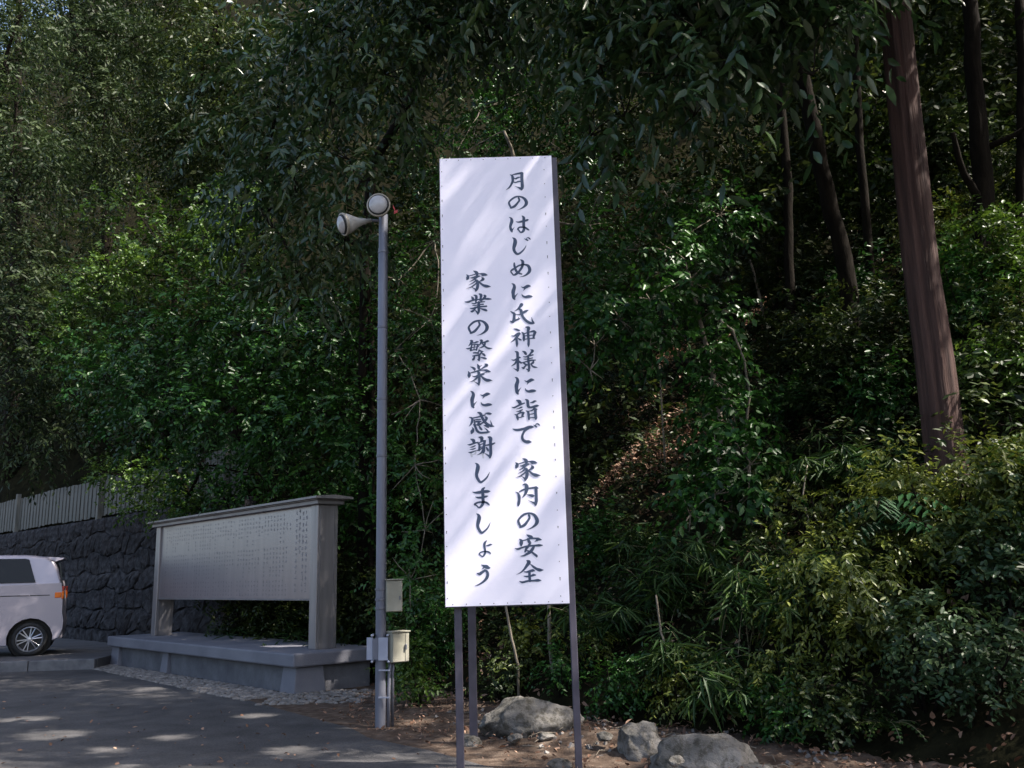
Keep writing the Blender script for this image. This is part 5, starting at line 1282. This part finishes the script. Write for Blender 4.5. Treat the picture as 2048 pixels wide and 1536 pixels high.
def behind_board(s_, d_):
    p = C0 + (C1 - C0).normalized() * s_ + Vector((.742, .67, 0)) * d_
    return Vector((p.x, p.y, ground_at(p.x, p.y)))
bamboo('dark bamboo grass growing under the memorial board, left part', 0, 0, .8, 2.2, 30, 130, at_point=behind_board(3.9, 1.45))
bamboo('dark bamboo grass growing under the memorial board, right part', 0, 0, .8, 2.2, 30, 131, at_point=behind_board(1.7, 1.45))
for k, (s_, d_, lb) in enumerate(((4.6, 1.75, 'dark leafy bush behind the left post of the memorial board'), (3.0, 1.8, 'dark leafy bush behind the middle of the memorial board'), (1.5, 1.75, 'dark leafy bush behind the right half of the memorial board'), (.1, 1.6, 'dark leafy bush behind the right post of the memorial board'))):
    shrub('shrub', lb, 0, 0, 1.5, 1.7, 'forest_leaf', seed=140 + k, L=.075, W=.036, dens=60, stems=6, group='dark bushes behind the memorial board', at_point=behind_board(s_, d_))
bamboo('bamboo grass between memorial board and lamp pole', 710, 1290, .7, 1.0, 14, 132)

# pinnate shrub with paired leaflets
def pinnate(label, px, py, h, seed):
    rng = np.random.default_rng(seed)
    b = hit(px, py); b = Vector((b.x, b.y, ground_at(b.x, b.y)))
    root = thing('pinnate_shrub', label, 'shrub', b)
    mb = MB(); Fs = []
    mb.tube([(0, 0, -.1), (.02, -.02, h * .5), (0, -.05, h * .9)], [.012, .010, .007], 6)
    for k in range(14):
        a = math.pi * (1.0 + k / 13 + rng.uniform(-.05, .05)) if k < 9 else rng.uniform(0, 6.28)
        s = np.array([0, -.04, h * rng.uniform(.62, .92)])
        d = unit(np.array([math.cos(a), math.sin(a) * .8, .35]))
        Ln = rng.uniform(.38, .55)
        pts = [s + d * Ln * t + np.array([0, 0, -.30 * Ln * t * t * 1.8]) for t in np.linspace(0, 1, 8)]
        mb.tube(pts, [.004] * 8, 4)
        for i in range(1, 8):
            tdir = unit(pts[i] - pts[i - 1])
            for sg in (-1, 1):
                sd = unit(np.cross(tdir, np.array([0, 0, 1.]))) * sg
                ld = unit(sd + .35 * tdir + np.array([0, 0, -.75]))[None]
                nm = unit(np.array([0, -.3, 1.]) + .5 * sd); nm = unit(nm - (nm * ld[0]).sum() * ld[0])[None]
                Fs.append(dict(base=(pts[i] + np.array(b))[None], ld=ld, nm=nm, wv=np.cross(ld, nm), L=np.array([[.13 * rng.uniform(.8, 1.1)]]), W=np.array([[.042]]), rnd=np.array([rng.random()]), tris=4, fold=.1))
    mb.build('stem', M['dark_bark'], root)
    F = {k: (np.concatenate([f[k] for f in Fs]) if isinstance(Fs[0][k], np.ndarray) else Fs[0][k]) for k in Fs[0]}
    F = pick_leaves(F, M['pinnate_leaf'], root, 300)
    if len(F['base']): leaf_object('foliage', [F], M['pinnate_leaf'], root, b)
pinnate('dark green shrub with long paired leaflets in front of the cedar', 1795, 1230, 1.05, 77)
# low fern near the bottom edge
def fern(label, px, py, seed, n=11, Ln=.42):
    rng = np.random.default_rng(seed)
    b = hit(px, py); b = Vector((b.x, b.y, ground_at(b.x, b.y)))
    root = thing('fern', label, 'fern', b)
    mb = MB(); Fs = []
    for k in range(n):
        a = 2 * math.pi * k / n + rng.uniform(-.2, .2)
        d = np.array([math.cos(a) * .8, math.sin(a) * .8, .75]); d /= np.linalg.norm(d)
        pts = [d * Ln * t + np.array([0, 0, -.75 * Ln * t * t]) for t in np.linspace(0, 1, 12)]
        mb.tube(pts, [.003] * 12, 3)
        for i in range(1, 12):
            td = unit(pts[i] - pts[i - 1]); w = .10 * (1 - i / 13)
            for sg in (-1, 1):
                sd = unit(np.cross(td, np.array([0, 0, 1.]))) * sg
                ld = unit(sd + .3 * td + np.array([0, 0, -.15]))
                nm = unit(np.cross(ld, td)); nm = nm if nm[2] > 0 else -nm
                Fs.append((pts[i] + np.array(b), ld, nm, w))
    mb.build('stem', M['culm'], root)
    F = dict(base=np.array([f[0] for f in Fs]), ld=np.array([f[1] for f in Fs]), nm=np.array([f[2] for f in Fs]), L=np.array([[f[3]] for f in Fs]), W=np.full((len(Fs), 1), .026), rnd=rng.random(len(Fs)), tris=4, fold=.05)
    F['wv'] = np.cross(F['ld'], F['nm'])
    leaf_object('fronds', [F], M['bamboo_leaf'], root, b)
fern('fern with arching fronds near the bottom edge, right of the boulders', 1775, 1465, 78)
fern('small pale fern in the sunlit litter right of the sign', 1345, 960, 79, 8, .25)

# red tapes tied between twigs
def tape(label, pts, y, w=.016):
    mb = MB()
    P = [at(px, py, y) for px, py in pts]
    o = P[0]
    r = random.Random(6)
    vs = []
    for i, p in enumerate(P):
        j = r.uniform(-.004, .004)
        vs += [p - o + Vector((0, -j, -w / 2)), p - o + Vector((0, j, w / 2)), p - o + Vector((0, .003 + j, w / 2)), p - o + Vector((0, .003 - j, -w / 2))]
    fs = []
    for i in range(len(P) - 1):
        for k in range(4):
            fs.append((4 * i + k, 4 * i + (k + 1) % 4, 4 * i + 4 + (k + 1) % 4, 4 * i + 4 + k))
    mb.add(vs, fs)
    ob = mb.build('red_tape', M['ribbon']); ob.location = o
    return tag(ob, label, 'tape', 'red marking tapes')
tape('strip of red tape strung between stems left of the cedar', ((1745, 794), (1760, 799), (1773, 806), (1779, 812), (1795, 809), (1812, 807)), 10.6)
tape('scrap of red tape on a dark trunk in the middle of the wood', ((1563, 642), (1572, 641), (1585, 642)), 14.8, .03)
tape('little red tape on a twig right behind the upper floodlight', ((786, 412), (790, 420), (788, 425), (795, 422)), 8.9, .03)

# ------------------------------------------------------------------ mass vegetation that nobody could count
rng = np.random.default_rng(77)
def project(P):
    q = (P - np.array([0, 0, CAM_H])) @ np.array(CAM_ROT)
    dep = -q[:, 2]
    return 1024 + F_PX * q[:, 0] / np.maximum(dep, .1), 768 - F_PX * q[:, 1] / np.maximum(dep, .1), dep
# undergrowth on the slope
N = 26000
a = rng.uniform(-6, 17, N); d = rng.uniform(.05, 1, N) ** 1.1 * 15
n_ = np.interp(a, FOOT[:, 0], FOOT[:, 1]) + d
x = a * T2[0] + n_ * N2[0]; y = a * T2[1] + n_ * N2[1]; z = terrain(x, y)[0]
clear = np.zeros(N, bool)
for px, py, r_ in ((1290, 885, .5), (1335, 720, .4), (1530, 620, .45), (1230, 955, .35), (1370, 880, .25), (745, 560, .3)):
    h_ = hit(px, py)
    clear |= (x - h_.x) ** 2 + (y - h_.y) ** 2 < r_ ** 2
keep = ~clear & (y > 4)
P = np.stack([x, y, z + rng.random(N) ** 1.6 * (.35 + .75 * np.clip((x - 1.5) / 2.5, 0, 1))], 1)[keep]
Dv = unit(np.array([-.35, -.5, .6]) + .6 * rng.normal(size=P.shape))
tint = np.clip(.45 + .3 * np.sin(P[:, 0] * 1.7) * np.sin(P[:, 1] * 1.3) + .2 * rng.normal(size=len(P)), 0, 1)
F = foliage(rng, P, Dv, 8, .07, .03, droop=.4, tint=tint)
tag(leaf_object('undergrowth', [F], M['forest_leaf']), kind='stuff')
# fallen leaves lying thick in the open patches
LP = []
for px, py, r_, n__ in ((1285, 885, .9, 800), (1335, 915, .6, 400), (1230, 950, .6, 400), (1335, 715, .7, 500), (1530, 622, .8, 700), (1400, 880, .5, 250), (1290, 820, .6, 350)):
    h_ = hit(px, py)
    xy = rng.normal(0, r_ * .6, (n__, 2)) + np.array([h_.x, h_.y])
    LP.append(np.stack([xy[:, 0], xy[:, 1], terrain(xy[:, 0], xy[:, 1])[0] + .01 + rng.random(n__) * .05], 1))
P = np.concatenate(LP)
F = foliage(rng, P, unit(rng.normal(size=P.shape) * np.array([1, 1, .4])), 1, .085, .04, droop=.0, spread=.3, up=1.0)
F['rnd'] = np.clip(rng.random(len(F['rnd'])) * .8 + .2, 0, 1)
tag(leaf_object('leaf_litter', [F], M['dead_leaf']), kind='stuff')
# fallen leaves on the slope and on the earth bank
N = 22000
a = rng.uniform(-3, 13, N); d = rng.uniform(-1.7, 11, N)
n_ = np.interp(a, FOOT[:, 0], FOOT[:, 1]) + d
x = a * T2[0] + n_ * N2[0]; y = a * T2[1] + n_ * N2[1]
z = np.where(d > 0, np.maximum(terrain(x, y)[0], 0), np.maximum(np.where(x > -1.7, bank_z(x, y), 0), .0)) + .008
ok = (d > 0) | (rng.random(N) < .45) & (x > -1.9 + .3 * rng.random(N)) & (d > -1.9 * rng.random(N))
P = np.stack([x, y, z + rng.random(N) * .03], 1)[ok]
F = foliage(rng, P, unit(rng.normal(size=P.shape) * np.array([1, 1, .25])), 1, .075, .035, droop=.0, spread=.3, up=1.1, tris=4)
F['rnd'] = rng.random(len(F['rnd']))
tag(leaf_object('leaf_litter', [F], M['dead_leaf']), kind='stuff')
N = 9500
a = rng.uniform(-3, 10, N); d = rng.uniform(-1.75, .5, N)
n_ = np.interp(a, FOOT[:, 0], FOOT[:, 1]) + d
x = a * T2[0] + n_ * N2[0]; y = a * T2[1] + n_ * N2[1]
cl_ = .5 + .5 * np.sin(3.1 * x + 1.3 * y) * np.sin(2.3 * y - 1.9 * x)
ok = (x > -1.75) & (rng.random(N) < (.25 + .75 * cl_) * np.clip((d + 1.8) / .5, 0.05, 1))
P = np.stack([x, y, np.maximum(bank_z(x, y), 0) + .006 + rng.random(N) * .025], 1)[ok]
F = foliage(rng, P, unit(rng.normal(size=P.shape) * np.array([1, 1, .35])), 1, .042, .014, droop=.0, spread=.3, up=.9, tris=2)
F['rnd'] = rng.random(len(F['rnd']))
tag(leaf_object('litter_crumbs', [F], M['dead_leaf']), kind='stuff')
mb = MB(); r = random.Random(17)
for k in range(520):
    x, y = r.uniform(-1.7, 2.2), r.uniform(5.2, 9.2)
    zz = float(bank_z(x, y))
    if zz < .005: continue
    s_ = r.uniform(.006, .022); t_ = r.uniform(0, 6.28)
    mb.box((x, y, zz + s_ * .3), (s_ * 2, s_ * 1.4, s_), Matrix.Rotation(t_, 3, Vector((r.random(), r.random(), r.random())).normalized()))
tag(mb.build('gravel', M['pebble']), kind='stuff')
mb = MB()
for k in range(160):
    x, y = r.uniform(-1.6, 2.4), r.uniform(5.4, 9.0)
    zz = float(bank_z(x, y))
    if zz < .01: continue
    t_ = r.uniform(0, 6.28); l = r.uniform(.06, .28)
    mb.tube([(x, y, zz + .012), (x + l * .5 * math.cos(t_), y + l * .5 * math.sin(t_), zz + .02 + r.uniform(0, .02)), (x + l * math.cos(t_ + .3), y + l * math.sin(t_ + .3), zz + .012)], [.004, .0035, .002], 4)
tag(mb.build('twigs', M['pale_bark']), kind='stuff')
N = 150
px_ = rng.uniform(-50, 900, N); py_ = rng.uniform(1390, 1560, N) ; pts = np.array([at_z(u, v, .012)[:] for u, v in zip(px_, py_)])
F = foliage(rng, pts, unit(rng.normal(size=pts.shape) * np.array([1, 1, .1])), 1, .05, .025, droop=0, spread=.3, up=1.3)
tag(leaf_object('fallen_leaves', [F], M['dead_leaf']), kind='stuff')

# the wood behind: crowns heaped above the slope as far as the picture reaches
blobs = []
for k in range(2300):
    u = (rng.uniform(-330, 520) if k % 10 < 4 else rng.uniform(-330, 2400)) if k % 5 else rng.uniform(1500, 2400); v = rng.uniform(-420, 1010)
    if noise.noise(Vector((u / 150, v / 125, 3.3))) < -.05 and rng.random() < .8: continue      # hollows between the crowns
    sl = ray(u, 768).x / ray(u, 768).y
    y0 = next((q for q in np.arange(13.0, 32, .5) if terrain(sl * q, q)[1] > .9), 32)
    yy = y0 + rng.random() ** 1.4 * 10
    p = at(u, v, yy)
    g = ground_at(p.x, p.y)
    if p.z < g + .2 or p.z > g + 17: continue
    if 1180 < u < 1650 and v > 560 and rng.random() < .6: continue
    dd = float(terrain(p.x, p.y)[1])
    if dd < .8: continue
    blobs.append((p.x, p.y, p.z, rng.uniform(.6, 1.15), rng.uniform(.5, .95)))
for k in range(190):                               # the edge of the wood above the stone wall
    a_ = rng.uniform(15, 33); d_ = rng.uniform(1.3, 3.4)
    n_ = np.interp(a_, FOOT[:, 0], FOOT[:, 1]) + d_
    x, y = a_ * T2[0] + n_ * N2[0], a_ * T2[1] + n_ * N2[1]
    blobs.append((x, y, ground_at(x, y) + rng.uniform(.3, 3.2), rng.uniform(.5, .9), rng.uniform(.45, .8)))
P, Dv, T = blob_sprigs(rng, blobs, 16, .5)
F = foliage(rng, P, Dv, 8, .16, .075, droop=.45, tris=2, tint=T)
tag(leaf_object('forest', [F], M['forest_leaf']), kind='stuff')
print('forest blobs', len(blobs), 'leaf triangles so far', TRI[0])
# crowns standing over the bank, outside the top and right of the picture: they shade the place
blobs = []
for k in range(700):
    x, y = rng.uniform(-9, 17), rng.uniform(.5, 24)
    if (y > 13.5 or x < -2.5) and rng.random() < .72: continue
    zmin = max(1.6 + .76 * y * (1.0 if x < .62 * y + .6 else 0), ground_at(x, y) + 3.5, 5.6)
    z = zmin + rng.uniform(0.6, 4.5)
    d_ = float(terrain(x, y)[1])
    if d_ < -5.0 or (d_ < -1.0 and x < 1.2): continue
    lx, ly = x - SUN_DIR.x * (z - 1.3) / SUN_DIR.z, y - SUN_DIR.y * (z - 1.3) / SUN_DIR.z
    if 1.9 < lx < 5.4 and 5.6 < ly < 9.6 and rng.random() < .6: continue          # thinned on purpose so more sun reaches the right bank
    blobs.append((x, y, z, rng.uniform(.7, 1.2), rng.uniform(.5, .8)))
for k in range(75):                                # high unseen crowns added to keep the road in shade
    lx, ly, z = rng.uniform(-9, -1.5), rng.uniform(6.5, 13.5), rng.uniform(9.8, 12.5)
    x, y = lx + SUN_DIR.x * z / SUN_DIR.z, ly + SUN_DIR.y * z / SUN_DIR.z
    if z > 1.28 + .80 * y + 1.0: blobs.append((x, y, z, rng.uniform(.8, 1.2), rng.uniform(.5, .8)))
P, Dv, T = blob_sprigs(rng, blobs, 11, .5)
F = foliage(rng, P, Dv, 8, .17, .075, droop=.45, tris=2, tint=T)
tag(leaf_object('canopy', [F], M['forest_leaf']), kind='stuff')
print('canopy blobs', len(blobs), 'leaf triangles', TRI[0])
